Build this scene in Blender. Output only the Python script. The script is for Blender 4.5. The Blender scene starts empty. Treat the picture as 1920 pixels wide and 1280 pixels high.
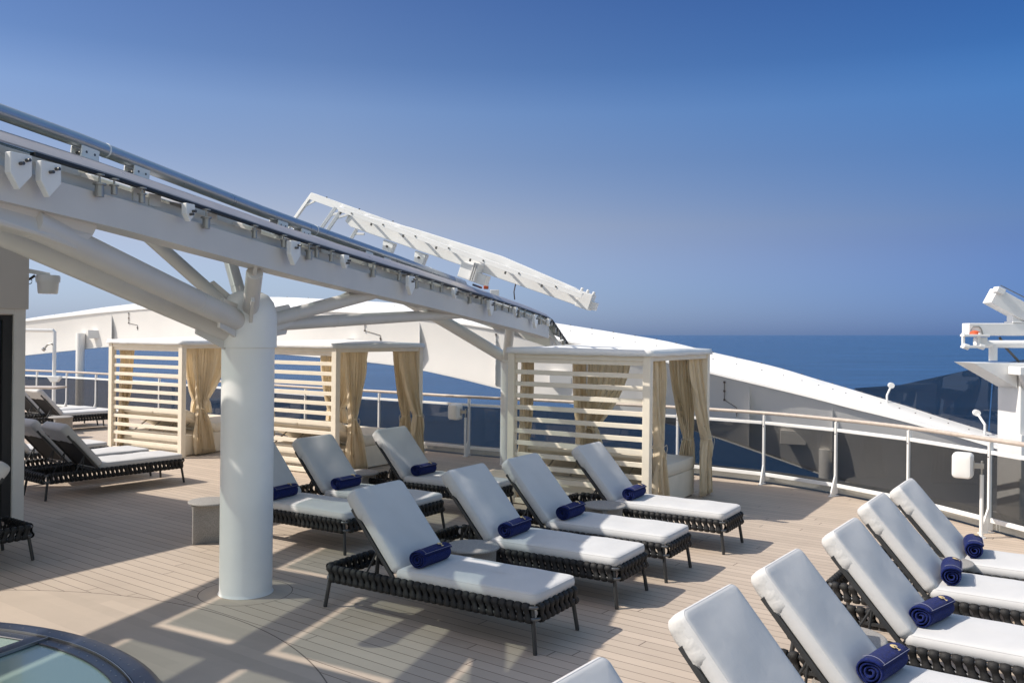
import bpy, bmesh, math, random
from mathutils import Vector, Matrix
random.seed(7)
S = bpy.context.scene
COL = S.collection

# ------------------------------------------------------------------ camera
RHO = .0105                       # the deck heels slightly against the sea horizon
cam = bpy.data.cameras.new('camera'); co = bpy.data.objects.new('camera', cam); COL.objects.link(co)
cr, sr = math.cos(RHO), math.sin(RHO)
co.matrix_world = Matrix(((cr, -sr, 0, 0), (0, 0, -1, 0), (sr, cr, 0, 2.3), (0, 0, 0, 1)))
cam.sensor_width = 36; cam.sensor_fit = 'HORIZONTAL'
cam.lens = 1671 / 1920 * 36
cam.shift_y = -14.5 / 1920
cam.clip_start = .05; cam.clip_end = 80000
S.camera = co

# ------------------------------------------------------------------ light
SUN_DIR = Vector((.93, .10, -1)).normalized()      # the way the light travels
sun = bpy.data.lights.new('sun', 'SUN'); so = bpy.data.objects.new('sun', sun); COL.objects.link(so)
sun.energy = 3.5; sun.angle = math.radians(.53); sun.color = (1, .93, .82)
so.rotation_euler = SUN_DIR.to_track_quat('-Z', 'Y').to_euler()
W = bpy.data.worlds.new('World'); S.world = W; W.use_nodes = True
nt = W.node_tree; bg = nt.nodes['Background']
sky = nt.nodes.new('ShaderNodeTexSky'); sky.sky_type = 'NISHITA'; sky.sun_disc = False
sky.sun_elevation = math.asin(-SUN_DIR.z)
sky.sun_rotation = math.atan2(-SUN_DIR.x, -SUN_DIR.y)
sky.air_density = 1.0; sky.dust_density = .6; sky.ozone_density = 3.0; sky.altitude = 0
# dry offshore air: the horizon band of the sky is dimmed to a slate blue
tc = nt.nodes.new('ShaderNodeTexCoord'); sx = nt.nodes.new('ShaderNodeSeparateXYZ')
nt.links.new(tc.outputs['Generated'], sx.inputs[0])
rmp = nt.nodes.new('ShaderNodeValToRGB')
R_ = rmp.color_ramp
R_.elements[0].position = 0.0; R_.elements[0].color = (.50, .70, 1.32, 1)
R_.elements[1].position = .62; R_.elements[1].color = (3.1, 2.35, 1.65, 1)  # zenith, out of view, raised and warmed as fill for the shade
for p_, c_ in ((.05, (.65, .75, 1.13, 1)), (.12, (.92, .80, .88, 1)), (.19, (.76, .74, .85, 1)), (.24, (.72, .76, .89, 1)), (.285, (.51, .61, .79, 1)), (.36, (.41, .53, .76, 1))):
    e = R_.elements.new(p_); e.color = c_
nt.links.new(sx.outputs['Z'], rmp.inputs[0])
# paler towards the sun side, deeper away from it
az = nt.nodes.new('ShaderNodeMapRange'); az.inputs[1].default_value = -.2; az.inputs[2].default_value = .55
nt.links.new(sx.outputs['X'], az.inputs[0])
am = nt.nodes.new('ShaderNodeMix'); am.data_type = 'RGBA'; am.name = 'azimuth'
for sock, low, high in ((6, (1.05, .96, .88), (1.03, .97, .95)), (7, (.27, .39, .61), (.36, .69, .925))):
    q = nt.nodes.new('ShaderNodeValToRGB'); q.color_ramp.elements[0].position = .10; q.color_ramp.elements[0].color = (*low, 1)
    q.color_ramp.elements[1].position = .27; q.color_ramp.elements[1].color = (*high, 1)
    nt.links.new(sx.outputs['Z'], q.inputs[0]); nt.links.new(q.outputs[0], am.inputs[sock])
nt.links.new(az.outputs[0], am.inputs[0])
m2 = nt.nodes.new('ShaderNodeMix'); m2.data_type = 'RGBA'; m2.blend_type = 'MULTIPLY'; m2.inputs[0].default_value = 1
nt.links.new(rmp.outputs[0], m2.inputs[6]); nt.links.new(am.outputs[2], m2.inputs[7])
mx = nt.nodes.new('ShaderNodeMix'); mx.data_type = 'RGBA'; mx.blend_type = 'MULTIPLY'
mx.inputs[0].default_value = 1
# the unseen sky dome behind the viewer is brightened and warmed to fill shaded faces
ym = nt.nodes.new('ShaderNodeMapRange'); ym.inputs[1].default_value = .15; ym.inputs[2].default_value = -.45; ym.interpolation_type = 'SMOOTHSTEP'
nt.links.new(sx.outputs['Y'], ym.inputs[0])
m3 = nt.nodes.new('ShaderNodeMix'); m3.data_type = 'RGBA'; m3.inputs[7].default_value = (1.95, 1.55, 1.18, 1)
nt.links.new(ym.outputs[0], m3.inputs[0]); nt.links.new(m2.outputs[2], m3.inputs[6])
nt.links.new(sky.outputs[0], mx.inputs[6]); nt.links.new(m3.outputs[2], mx.inputs[7])
nt.links.new(mx.outputs[2], bg.inputs[0]); bg.inputs[1].default_value = .10
S.view_settings.view_transform = 'Standard'; S.view_settings.look = 'None'
S.view_settings.exposure = .47; S.view_settings.gamma = 1

# ------------------------------------------------------------------ materials
def mat(name, col, rough=.5, metal=0, noise=0, nscale=8, bump=0, bscale=80, spec=.5, sheen=0, trans=0, coat=0, dent=0, dscale=5):
    m = bpy.data.materials.new(name); m.use_nodes = True
    n = m.node_tree; b = n.nodes['Principled BSDF']
    b.inputs['Base Color'].default_value = (*col, 1); b.inputs['Roughness'].default_value = rough
    b.inputs['Metallic'].default_value = metal; b.inputs['Specular IOR Level'].default_value = spec
    b.inputs['Sheen Weight'].default_value = sheen; b.inputs['Coat Weight'].default_value = coat
    if noise or bump:
        t = n.nodes.new('ShaderNodeTexCoord')
    if noise:
        tx = n.nodes.new('ShaderNodeTexNoise'); tx.inputs['Scale'].default_value = nscale; tx.inputs['Detail'].default_value = 6
        n.links.new(t.outputs['Object'], tx.inputs['Vector'])
        r = n.nodes.new('ShaderNodeMapRange'); r.inputs[1].default_value = .3; r.inputs[2].default_value = .7
        r.inputs[3].default_value = 1 - noise; r.inputs[4].default_value = 1 + noise
        n.links.new(tx.outputs[0], r.inputs[0])
        v = n.nodes.new('ShaderNodeVectorMath'); v.operation = 'SCALE'; v.inputs[0].default_value = col
        n.links.new(r.outputs[0], v.inputs['Scale']); n.links.new(v.outputs[0], b.inputs['Base Color'])
        r2 = n.nodes.new('ShaderNodeMapRange'); r2.inputs[3].default_value = max(.05, rough - .08); r2.inputs[4].default_value = min(1, rough + .08)
        n.links.new(tx.outputs[0], r2.inputs[0]); n.links.new(r2.outputs[0], b.inputs['Roughness'])
    if bump:
        tb = n.nodes.new('ShaderNodeTexNoise'); tb.inputs['Scale'].default_value = bscale; tb.inputs['Detail'].default_value = 3
        n.links.new(t.outputs['Object'], tb.inputs['Vector'])
        bp = n.nodes.new('ShaderNodeBump'); bp.inputs['Strength'].default_value = bump; bp.inputs['Distance'].default_value = .01
        n.links.new(tb.outputs[0], bp.inputs['Height']); n.links.new(bp.outputs[0], b.inputs['Normal'])
        if dent:
            td = n.nodes.new('ShaderNodeTexNoise'); td.inputs['Scale'].default_value = dscale; td.inputs['Detail'].default_value = 3; td.inputs['Distortion'].default_value = .2
            n.links.new(t.outputs['Object'], td.inputs['Vector'])
            b2 = n.nodes.new('ShaderNodeBump'); b2.inputs['Strength'].default_value = dent; b2.inputs['Distance'].default_value = .05
            n.links.new(td.outputs[0], b2.inputs['Height']); n.links.new(b2.outputs[0], bp.inputs['Normal'])
    if trans:
        out = n.nodes['Material Output']; tr = n.nodes.new('ShaderNodeBsdfTranslucent'); tr.inputs[0].default_value = (*[min(1, c * 1.15) for c in col], 1)
        mi = n.nodes.new('ShaderNodeMixShader'); mi.inputs[0].default_value = trans
        n.links.new(b.outputs[0], mi.inputs[1]); n.links.new(tr.outputs[0], mi.inputs[2]); n.links.new(mi.outputs[0], out.inputs[0])
    return m

def glass(name, tint, refl=.06, rough=0.0):
    m = bpy.data.materials.new(name); m.use_nodes = True; n = m.node_tree
    n.nodes.remove(n.nodes['Principled BSDF']); out = n.nodes['Material Output']
    tr = n.nodes.new('ShaderNodeBsdfTransparent'); tr.inputs[0].default_value = (*tint, 1)
    gl = n.nodes.new('ShaderNodeBsdfGlossy'); gl.inputs['Roughness'].default_value = rough
    fr = n.nodes.new('ShaderNodeFresnel'); fr.inputs[0].default_value = 1.45
    ge = n.nodes.new('ShaderNodeNewGeometry'); ir = n.nodes.new('ShaderNodeMapRange'); ir.inputs[3].default_value = 1.45; ir.inputs[4].default_value = 1 / 1.45
    n.links.new(ge.outputs['Backfacing'], ir.inputs[0]); n.links.new(ir.outputs[0], fr.inputs[0])      # same reflection from both faces of the sheet
    mi = n.nodes.new('ShaderNodeMixShader')
    n.links.new(fr.outputs[0], mi.inputs[0]); n.links.new(tr.outputs[0], mi.inputs[1]); n.links.new(gl.outputs[0], mi.inputs[2])
    n.links.new(mi.outputs[0], out.inputs[0])
    return m

M = dict(
    white=mat('white_paint', (.80, .80, .79), .36, noise=.05, nscale=2, bump=.03, bscale=14),
    canopy=mat('shaded_canopy_white', (.64, .62, .60), .42, noise=.04, nscale=2.5, bump=.04, bscale=9),  # the white paint greyed down: shade on the canopy steel put into the colour
    railpipe=mat('blue_grey_pipe', (.46, .49, .53), .30, metal=.65, noise=.05, nscale=6),
    ring=mat('warm_white_paint', (.80, .785, .76), .42, noise=.035, nscale=.9, bump=.04, bscale=5),
    ledge=mat('ledge_paint', (.52, .52, .49), .6, noise=.08, nscale=4),
    cushion=mat('cushion_fabric', (.565, .565, .57), .95, noise=.03, nscale=5, bump=.14, bscale=420, spec=.15, sheen=.1, dent=.10, dscale=5),
    hood=mat('cover_fabric', (.56, .555, .55), .95, noise=.05, nscale=7, bump=.35, bscale=30, spec=.15, dent=.25, dscale=9),
    strap=mat('strap_webbing', (.014, .014, .015), .62, noise=.25, nscale=30, bump=.3, bscale=260, spec=.4),
    bar=mat('grey_bar', (.16, .165, .17), .38, metal=.6),
    leg=mat('charcoal_metal', (.035, .037, .04), .42, noise=.1, nscale=20, spec=.5),
    sling=mat('black_sling', (.018, .018, .02), .8, bump=.3, bscale=500),
    cabana=mat('cream_paint', (.82, .745, .62), .5, noise=.04, nscale=6, bump=.03, bscale=30),
    roof=mat('white_canvas', (.80, .80, .79), .8, noise=.03, nscale=4, bump=.25, bscale=9, dent=.4, dscale=4),
    curtain=mat('sand_curtain', (.91, .81, .665), .95, noise=.05, nscale=9, bump=.2, bscale=300, spec=.1, trans=.5, dent=.3, dscale=7),
    daybed=mat('daybed_vinyl', (.76, .69, .58), .55, noise=.05, nscale=5, bump=.08, bscale=25),
    towel=mat('navy_towel', (.007, .016, .110), .98, noise=.35, nscale=60, bump=.9, bscale=240, spec=.1, sheen=.08),
    gold=mat('gold_thread', (.66, .50, .24), .6, bump=.3, bscale=400),
    pipe=mat('silver_thread', (.25, .26, .36), .7),
    table=mat('terrazzo', (.30, .285, .27), .75, noise=.35, nscale=160, bump=.08, bscale=160),
    steel=mat('brushed_steel', (.42, .41, .40), .32, metal=.9),
    dark=mat('dark_rubber', (.02, .02, .022), .5),
    wood=mat('teak_rail', (.50, .43, .375), .45, noise=.12, nscale=14),
    fascia=mat('taupe_paint', (.60, .56, .53), .5, noise=.03, nscale=2),
    frit=mat('fritted_glass_edge', (.36, .33, .325), .3, noise=.1, nscale=5),
    wallp=mat('wall_paint', (.74, .72, .70), .45, noise=.03, nscale=3),
    ringframe=mat('slate_frame', (.035, .042, .065), .32, noise=.15, nscale=12, bump=.04, bscale=40),
    orange=mat('orange_cover', (.60, .10, .03), .5),
    speaker=mat('speaker_shell', (.78, .78, .77), .45),
    cable=mat('cable', (.10, .08, .07), .6),
    bolt=mat('bolt_steel', (.12, .115, .11), .4, metal=.6),
    fitting=mat('fitting_grey', (.35, .34, .32), .4, metal=.5),
    roofglass=glass('canopy_glass', (.56, .61, .605)),
    railglass=glass('smoked_glass', (.505, .50, .495)),
    windglass=glass('dark_smoked_glass', (.54, .54, .54)),
)
# frosted skylight glass
m = bpy.data.materials.new('frosted_green_glass'); m.use_nodes = True; b = m.node_tree.nodes['Principled BSDF']
b.inputs['Base Color'].default_value = (.30, .39, .35, 1); b.inputs['Roughness'].default_value = .22; b.inputs['Coat Weight'].default_value = .4
M['skyglass'] = m
m = bpy.data.materials.new('mirror_dark_glass'); m.use_nodes = True; b = m.node_tree.nodes['Principled BSDF']
b.inputs['Base Color'].default_value = (.006, .009, .011, 1); b.inputs['Roughness'].default_value = .02; b.inputs['Specular IOR Level'].default_value = 1.0
M['doorglass'] = m

def deck_material():
    m = bpy.data.materials.new('planked_deck'); m.use_nodes = True; n = m.node_tree; b = n.nodes['Principled BSDF']
    L = n.links.new
    def math_(op, a, c=None):
        q = n.nodes.new('ShaderNodeMath'); q.operation = op
        for i, v in enumerate((a, c)):
            if v is None: continue
            if isinstance(v, (int, float)): q.inputs[i].default_value = v
            else: L(v, q.inputs[i])
        return q.outputs[0]
    t = n.nodes.new('ShaderNodeTexCoord'); sp = n.nodes.new('ShaderNodeSeparateXYZ'); L(t.outputs['Object'], sp.inputs[0])
    x, y = sp.outputs[0], sp.outputs[1]
    across = math_('ADD', math_('MULTIPLY', x, .596 / .12), math_('MULTIPLY', y, .803 / .12))
    along = math_('SUBTRACT', math_('MULTIPLY', x, .803), math_('MULTIPLY', y, .596))
    fr = math_('FRACT', across); idx = math_('FLOOR', across)
    seam = math_('LESS_THAN', math_('ABSOLUTE', math_('SUBTRACT', fr, .5)), .472)      # 1 on plank, 0 in seam
    wn = n.nodes.new('ShaderNodeTexWhiteNoise'); wn.noise_dimensions = '1D'; L(idx, wn.inputs['W'])
    s2 = math_('ADD', math_('DIVIDE', along, 3.7), math_('MULTIPLY', wn.outputs[0], 7.3))
    butt = math_('GREATER_THAN', math_('FRACT', s2), .0022)
    wn2 = n.nodes.new('ShaderNodeTexWhiteNoise'); wn2.noise_dimensions = '2D'
    cb = n.nodes.new('ShaderNodeCombineXYZ'); L(idx, cb.inputs[0]); L(math_('FLOOR', s2), cb.inputs[1]); L(cb.outputs[0], wn2.inputs['Vector'])
    def dist(cx, cy):
        dx = math_('SUBTRACT', x, cx); dy = math_('SUBTRACT', y, cy)
        return math_('SQRT', math_('ADD', math_('MULTIPLY', dx, dx), math_('MULTIPLY', dy, dy)))
    d1 = dist(-4.29, 4.45); d2 = dist(-2.324, 7.86)
    plain = math_('MAXIMUM', math_('LESS_THAN', d1, 3.40), math_('LESS_THAN', d2, .40))
    ringl = math_('MULTIPLY', math_('GREATER_THAN', math_('ABSOLUTE', math_('SUBTRACT', d1, 3.40)), .005),
                  math_('GREATER_THAN', math_('ABSOLUTE', math_('SUBTRACT', d2, .40)), .004))
    ok = math_('MULTIPLY', math_('MAXIMUM', math_('MULTIPLY', seam, butt), plain), ringl)
    no = n.nodes.new('ShaderNodeTexNoise'); no.inputs['Scale'].default_value = 1.3; no.inputs['Detail'].default_value = 8
    L(t.outputs['Object'], no.inputs['Vector'])
    mp = n.nodes.new('ShaderNodeMapping'); mp.inputs['Rotation'].default_value = (0, 0, math.radians(36.6)); mp.inputs['Scale'].default_value = (6, 90, 1)
    L(t.outputs['Object'], mp.inputs[0])
    gr = n.nodes.new('ShaderNodeTexNoise'); gr.inputs['Scale'].default_value = 1; gr.inputs['Detail'].default_value = 4; L(mp.outputs[0], gr.inputs['Vector'])
    f = math_('ADD', math_('MULTIPLY', no.outputs[0], .20), math_('MULTIPLY', gr.outputs[0], .10))
    f = math_('ADD', f, math_('MULTIPLY', wn2.outputs[0], .14))
    wr = n.nodes.new('ShaderNodeTexNoise'); wr.inputs['Scale'].default_value = .55; wr.inputs['Detail'].default_value = 10; wr.inputs['Roughness'].default_value = .68; wr.inputs['Distortion'].default_value = .6
    L(t.outputs['Object'], wr.inputs['Vector'])
    wm = n.nodes.new('ShaderNodeMapRange'); wm.inputs[1].default_value = .50; wm.inputs[2].default_value = .66; wm.inputs[3].default_value = 0; wm.inputs[4].default_value = -.085; L(wr.outputs[0], wm.inputs[0])
    f = math_('ADD', f, wm.outputs[0])
    f = math_('ADD', f, .805)
    sc = n.nodes.new('ShaderNodeVectorMath'); sc.operation = 'SCALE'; sc.inputs[0].default_value = (.468, .388, .316); L(f, sc.inputs['Scale'])
    mi = n.nodes.new('ShaderNodeMix'); mi.data_type = 'RGBA'; mi.inputs[6].default_value = (.15, .115, .095, 1)
    L(ok, mi.inputs[0]); L(sc.outputs[0], mi.inputs[7]); L(mi.outputs[2], b.inputs['Base Color'])
    b.inputs['Roughness'].default_value = .62; b.inputs['Specular IOR Level'].default_value = .35
    bp = n.nodes.new('ShaderNodeBump'); bp.inputs['Distance'].default_value = .004; bp.inputs['Strength'].default_value = .5
    L(math_('ADD', ok, math_('MULTIPLY', gr.outputs[0], .15)), bp.inputs['Height']); L(bp.outputs[0], b.inputs['Normal'])
    return m

def sea_material():
    m = bpy.data.materials.new('sea_water'); m.use_nodes = True; n = m.node_tree; b = n.nodes['Principled BSDF']; L = n.links.new
    b.inputs['Base Color'].default_value = (.016, .066, .17, 1); b.inputs['Roughness'].default_value = .25
    b.inputs['Specular IOR Level'].default_value = .6; b.inputs['IOR'].default_value = 1.33
    t = n.nodes.new('ShaderNodeTexCoord'); mp = n.nodes.new('ShaderNodeMapping'); mp.inputs['Scale'].default_value = (1, 2.2, 1)
    L(t.outputs['Object'], mp.inputs[0])
    a = n.nodes.new('ShaderNodeTexNoise'); a.inputs['Scale'].default_value = .33; a.inputs['Detail'].default_value = 7; a.inputs['Roughness'].default_value = .62; L(mp.outputs[0], a.inputs['Vector'])
    c = n.nodes.new('ShaderNodeTexNoise'); c.inputs['Scale'].default_value = .012; c.inputs['Detail'].default_value = 9; c.inputs['Roughness'].default_value = .66; mp2 = n.nodes.new('ShaderNodeMapping'); mp2.inputs['Scale'].default_value = (.30, 1.6, 1); mp2.inputs['Rotation'].default_value = (0, 0, .15); L(t.outputs['Object'], mp2.inputs[0]); L(mp2.outputs[0], c.inputs['Vector'])
    r = n.nodes.new('ShaderNodeMapRange'); r.inputs[1].default_value = .3; r.inputs[2].default_value = .7; r.inputs[3].default_value = .74; r.inputs[4].default_value = 1.30; L(c.outputs[0], r.inputs[0])
    v = n.nodes.new('ShaderNodeVectorMath'); v.operation = 'SCALE'; v.inputs[0].default_value = (.020, .070, .170); L(r.outputs[0], v.inputs['Scale']); L(v.outputs[0], b.inputs['Base Color'])
    bp = n.nodes.new('ShaderNodeBump'); bp.inputs['Strength'].default_value = 1.0; bp.inputs['Distance'].default_value = 1.5
    L(a.outputs[0], bp.inputs['Height']); L(bp.outputs[0], b.inputs['Normal'])
    return m
M['deck'] = deck_material(); M['sea'] = sea_material()

# ------------------------------------------------------------------ mesh helpers
class MB:
    def __init__(s): s.v = []; s.f = []
    def add(s, vs, fs):
        o = len(s.v); s.v += [tuple(p) for p in vs]; s.f += [tuple(i + o for i in f) for f in fs]; return s
    def box(s, c, d, rot=None):
        """box with centre c, sizes d and optional 3x3 axes (list of three Vectors)"""
        ax = rot or (Vector((1, 0, 0)), Vector((0, 1, 0)), Vector((0, 0, 1))); c = Vector(c)
        vs = [c + ax[0] * (i * d[0] / 2) + ax[1] * (j * d[1] / 2) + ax[2] * (k * d[2] / 2) for i in (-1, 1) for j in (-1, 1) for k in (-1, 1)]
        return s.add(vs, [(0, 1, 3, 2), (4, 6, 7, 5), (0, 4, 5, 1), (2, 3, 7, 6), (0, 2, 6, 4), (1, 5, 7, 3)])
    def bar(s, a, b, w, h, up=(0, 0, 1)):
        a, b = Vector(a), Vector(b); x = (b - a).normalized(); u = Vector(up)
        y = u.cross(x).normalized(); z = x.cross(y)
        return s.box((a + b) / 2, ((b - a).length, w, h), (x, y, z))
    def tube(s, pts, r, seg=12, closed=False, cap=True):
        pts = [Vector(p) for p in pts]; n = len(pts); vs = []; fs = []; prev = None
        for i, p in enumerate(pts):
            if closed: d = pts[(i + 1) % n] - pts[i - 1]
            else: d = pts[min(i + 1, n - 1)] - pts[max(i - 1, 0)]
            d.normalize()
            if prev is None: u = d.orthogonal().normalized()
            else:
                u = prev - d * prev.dot(d)
                u = u.normalized() if u.length > 1e-6 else d.orthogonal().normalized()
            prev = u; w = d.cross(u); rr = r[i] if isinstance(r, (list, tuple)) else r
            vs += [p + (u * math.cos(k * 2 * math.pi / seg) + w * math.sin(k * 2 * math.pi / seg)) * rr for k in range(seg)]
        m_ = n if closed else n - 1
        for i in range(m_):
            for k in range(seg):
                a = i * seg + k; b_ = i * seg + (k + 1) % seg; c = ((i + 1) % n) * seg + (k + 1) % seg; d_ = ((i + 1) % n) * seg + k
                fs.append((a, b_, c, d_))
        if cap and not closed:
            fs.append(tuple(range(seg))[::-1]); fs.append(tuple((n - 1) * seg + k for k in range(seg)))
        return s.add(vs, fs)
    def lathe(s, prof, seg=48, c=(0, 0, 0)):
        vs = []; fs = []
        for r, z in prof:
            vs += [(c[0] + r * math.cos(k * 2 * math.pi / seg), c[1] + r * math.sin(k * 2 * math.pi / seg), c[2] + z) for k in range(seg)]
        for i in range(len(prof) - 1):
            for k in range(seg):
                fs.append((i * seg + k, i * seg + (k + 1) % seg, (i + 1) * seg + (k + 1) % seg, (i + 1) * seg + k))
        return s.add(vs, fs)
    def prism(s, poly, ex):
        """flat polygon (3-D points) pushed along the vector ex"""
        n = len(poly); ex = Vector(ex); vs = [Vector(p) for p in poly] + [Vector(p) + ex for p in poly]
        fs = [tuple(range(n))[::-1], tuple(range(n, 2 * n))] + [(i, (i + 1) % n, n + (i + 1) % n, n + i) for i in range(n)]
        return s.add(vs, fs)
    def grid(s, rows, closed_u=False):
        nu = len(rows[0]); vs = [p for r in rows for p in r]; fs = []
        for i in range(len(rows) - 1):
            for k in range(nu if closed_u else nu - 1):
                fs.append((i * nu + k, i * nu + (k + 1) % nu, (i + 1) * nu + (k + 1) % nu, (i + 1) * nu + k))
        return s.add(vs, fs)
    def build(s, name, m, parent=None, smooth=False, bevel=0, loc=None, angle=40):
        me = bpy.data.meshes.new(name); me.from_pydata(s.v, [], s.f); me.validate()
        bm = bmesh.new(); bm.from_mesh(me); bmesh.ops.recalc_face_normals(bm, faces=bm.faces); bm.to_mesh(me); bm.free()
        me.materials.append(M[m] if isinstance(m, str) else m)
        o = bpy.data.objects.new(name, me); COL.objects.link(o)
        if smooth:
            me.polygons.foreach_set('use_smooth', [True] * len(me.polygons)); me.update()
            me.set_sharp_from_angle(angle=math.radians(angle))
        if bevel:
            bv = o.modifiers.new('bevel', 'BEVEL'); bv.width = bevel; bv.segments = 2; bv.limit_method = 'ANGLE'; bv.angle_limit = math.radians(50)
        if parent: o.parent = parent
        if loc: o.location = loc
        return o

def tag(o, label=None, cat=None, group=None, kind=None):
    if label: o['label'] = label
    if cat: o['category'] = cat
    if group: o['group'] = group
    if kind: o['kind'] = kind
    return o
def thing(name, label, cat, loc=(0, 0, 0), rz=0, group=None):
    o = bpy.data.objects.new(name, None); COL.objects.link(o); o.empty_display_size = .2
    o.location = loc; o.rotation_euler = (0, 0, rz)
    return tag(o, label, cat, group)
def copy_tree(o, parent=None):
    c = o.copy(); COL.objects.link(c); c.parent = parent
    for ch in list(o.children): copy_tree(ch, c)
    return c
def V(*a): return Vector(a)

def rrect(l, w, r, n=8):
    """rounded rectangle outline, n points per corner"""
    r = max(.002, min(r, l / 2 - .001, w / 2 - .001)); pts = []
    for cx, cy, a0 in ((l / 2 - r, w / 2 - r, 0), (-l / 2 + r, w / 2 - r, 90), (-l / 2 + r, -w / 2 + r, 180), (l / 2 - r, -w / 2 + r, 270)):
        for i in range(n):
            a = math.radians(a0 + 90 * i / (n - 1)); pts.append((cx + r * math.cos(a), cy + r * math.sin(a)))
    # extra points along the straight sides
    out = []
    for i, p in enumerate(pts):
        q = pts[(i + 1) % len(pts)]; out.append(p)
        if i % n == n - 1:
            for k in range(1, 8): out.append((p[0] + (q[0] - p[0]) * k / 8, p[1] + (q[1] - p[1]) * k / 8))
    return out
def cushion(l, w, h, rp, re, crown=.012, wob=.003, seed=1):
    """soft slab: rounded plan, rolled edges, slightly crowned top"""
    mb = MB(); rows = []; rnd = random.Random(seed); ph = [rnd.random() * 6.28 for _ in range(6)]
    def ring(ins, z, crownk=0):
        o = rrect(l - 2 * ins, w - 2 * ins, max(rp - ins, .004)); row = []
        for x, y in o:
            wb = wob * (math.sin(9 * x + ph[0]) * math.sin(7 * y + ph[1]) + .6 * math.sin(17 * x + ph[2] + 5 * y))
            cz = crown * (1 - (2 * x / l) ** 4) * (1 - (2 * y / w) ** 4)
            row.append((x, y, z + (cz + wb) * crownk))
        rows.append(row)
    mw = min(l, w)
    for ins in (.45 * mw, .3 * mw, .12 * mw): ring(ins, -h / 2)
    for i in range(7):
        a = math.radians(-90 + 180 * i / 6); ring(re * (1 - math.cos(a)), (h / 2 - re) * (1 if a > 0 else -1 if a < 0 else 0) + re * math.sin(a), .5 if i == 6 else 0)
    for k in (.09, .16, .24, .33, .42, .495): ring(k * mw, h / 2, 1)
    mb.grid(rows, True); n = len(rows[0]); mb.add(rows[0], [tuple(range(n))]); mb.add(rows[-1], [tuple(range(n))])
    return mb

# ------------------------------------------------------------------ sea and deck
def disc(r, n=96): 
    return [(r * math.cos(i * 2 * math.pi / n), r * math.sin(i * 2 * math.pi / n), 0) for i in range(n)]
mb = MB(); rows = [disc(r) for r in (1, 60, 400, 3000, 24000)]; mb.grid(rows, True); mb.add(disc(1), [tuple(range(96))])
sea = tag(mb.build('sea', 'sea', loc=(0, 0, -36)), 'deep blue open sea running out to the horizon', 'sea', kind='structure')
sea.rotation_euler = (0, -RHO, 0)

RAILP = [(6.35, 7.6), (6.05, 9.2), (5.69, 10.56), (5.32, 11.82), (4.73, 12.92), (3.96, 13.9), (2.95, 14.7), (1.75, 15.4), (.5, 16.1), (-.8, 16.75),
         (-2.7, 18.05), (-4.4, 19.1), (-6.7, 20.9), (-9, 22.7), (-11.4, 24.3), (-12.6, 25.0), (-13.7, 25.5), (-16, 26.5), (-19, 27.6)]
def spline(p, n=12):
    p = [Vector(q) for q in p]; e_ = [2 * p[0] - p[1]] + p + [2 * p[-1] - p[-2]]; out = []
    for i in range(1, len(e_) - 2):
        a, b_, c, d = e_[i - 1:i + 3]
        for k in range(n):
            s = k / n
            out.append(.5 * (2 * b_ + (c - a) * s + (2 * a - 5 * b_ + 4 * c - d) * s * s + (3 * b_ - a - 3 * c + d) * s ** 3))
    out.append(p[-1]); return out
RAIL = spline(RAILP)
def offset(path, o):
    r = []
    for i, p in enumerate(path):
        d = (path[min(i + 1, len(path) - 1)] - path[max(i - 1, 0)]).normalized(); r.append(p + Vector((d.y, -d.x)) * o)
    return r
edge = offset(RAIL, .10)
poly = [(p.x, p.y, 0) for p in edge] + [(-30, 27.6, 0), (-30, -6, 0), (7.5, -6, 0)]
tag(MB().prism(poly, (0, 0, -.3)).build('deck', 'deck'), 'beige planked sun deck with thin dark seams', 'deck', kind='structure')
# raised waterway outside the railing
a = offset(RAIL, .105); b_ = offset(RAIL, .62)
mb = MB(); mb.grid([[(p.x, p.y, .02) for p in a], [(p.x, p.y, .11) for p in a], [(p.x, p.y, .11) for p in b_], [(p.x, p.y, -1.2) for p in b_]])
tag(mb.build('deck_ledge', 'ledge'), 'pale painted ledge along the deck edge outside the railing', 'ledge', kind='structure')

# ------------------------------------------------------------------ loungers
AX = math.atan2(-.52, .855)
def strap_mesh(mb, base, ex, ey, up, shift, w=.058):
    """one webbing strap: a figure-8 loop round the upper and the lower bar; ex runs along the bar, ey outwards"""
    zu, zl, r, th = .330, .246, .0215, .0080
    path = []                                  # (outward, z, along, width)
    for k in range(7):                          # over the upper bar, inside to outside
        a_ = math.radians(200 - 220 * k / 6); path.append((r * math.cos(a_), zu + r * math.sin(a_), 0, w))
    path.append((.010, (zu + zl) / 2 + .011, shift * .38, w * .76)); path.append((.009, (zu + zl) / 2 - .011, shift * .62, w * .76))
    for k in range(7):                          # round the lower bar
        a_ = math.radians(20 - 220 * k / 6); path.append((r * math.cos(a_), zl + r * math.sin(a_), shift, w))
    path.append((-.009, (zu + zl) / 2 - .012, shift * .62, w * .7)); path.append((-.008, (zu + zl) / 2 + .012, shift * .38, w * .7))
    n = len(path); vs = []; fs = []
    for i, (o, z, al, ww) in enumerate(path):
        po, pz = path[i - 1][:2]; no, nz = path[(i + 1) % n][:2]
        tx, tz = no - po, nz - pz; L = math.hypot(tx, tz) or 1; nx, nz_ = -tz / L, tx / L
        if (nx * o + nz_ * (z - (zu if z > (zu + zl) / 2 else zl))) < 0: nx, nz_ = -nx, -nz_
        for dx, dn in ((-.5, 0), (-.42, th), (0, th * 1.5), (.42, th), (.5, 0)):
            p = base + ex * (al + dx * ww) + ey * (o + nx * dn) + up * (z + nz_ * dn)
            vs.append(p)
    for i in range(n):
        for k in range(4):
            fs.append((i * 5 + k, i * 5 + k + 1, ((i + 1) % n) * 5 + k + 1, ((i + 1) % n) * 5 + k))
    mb.add(vs, fs)

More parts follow.
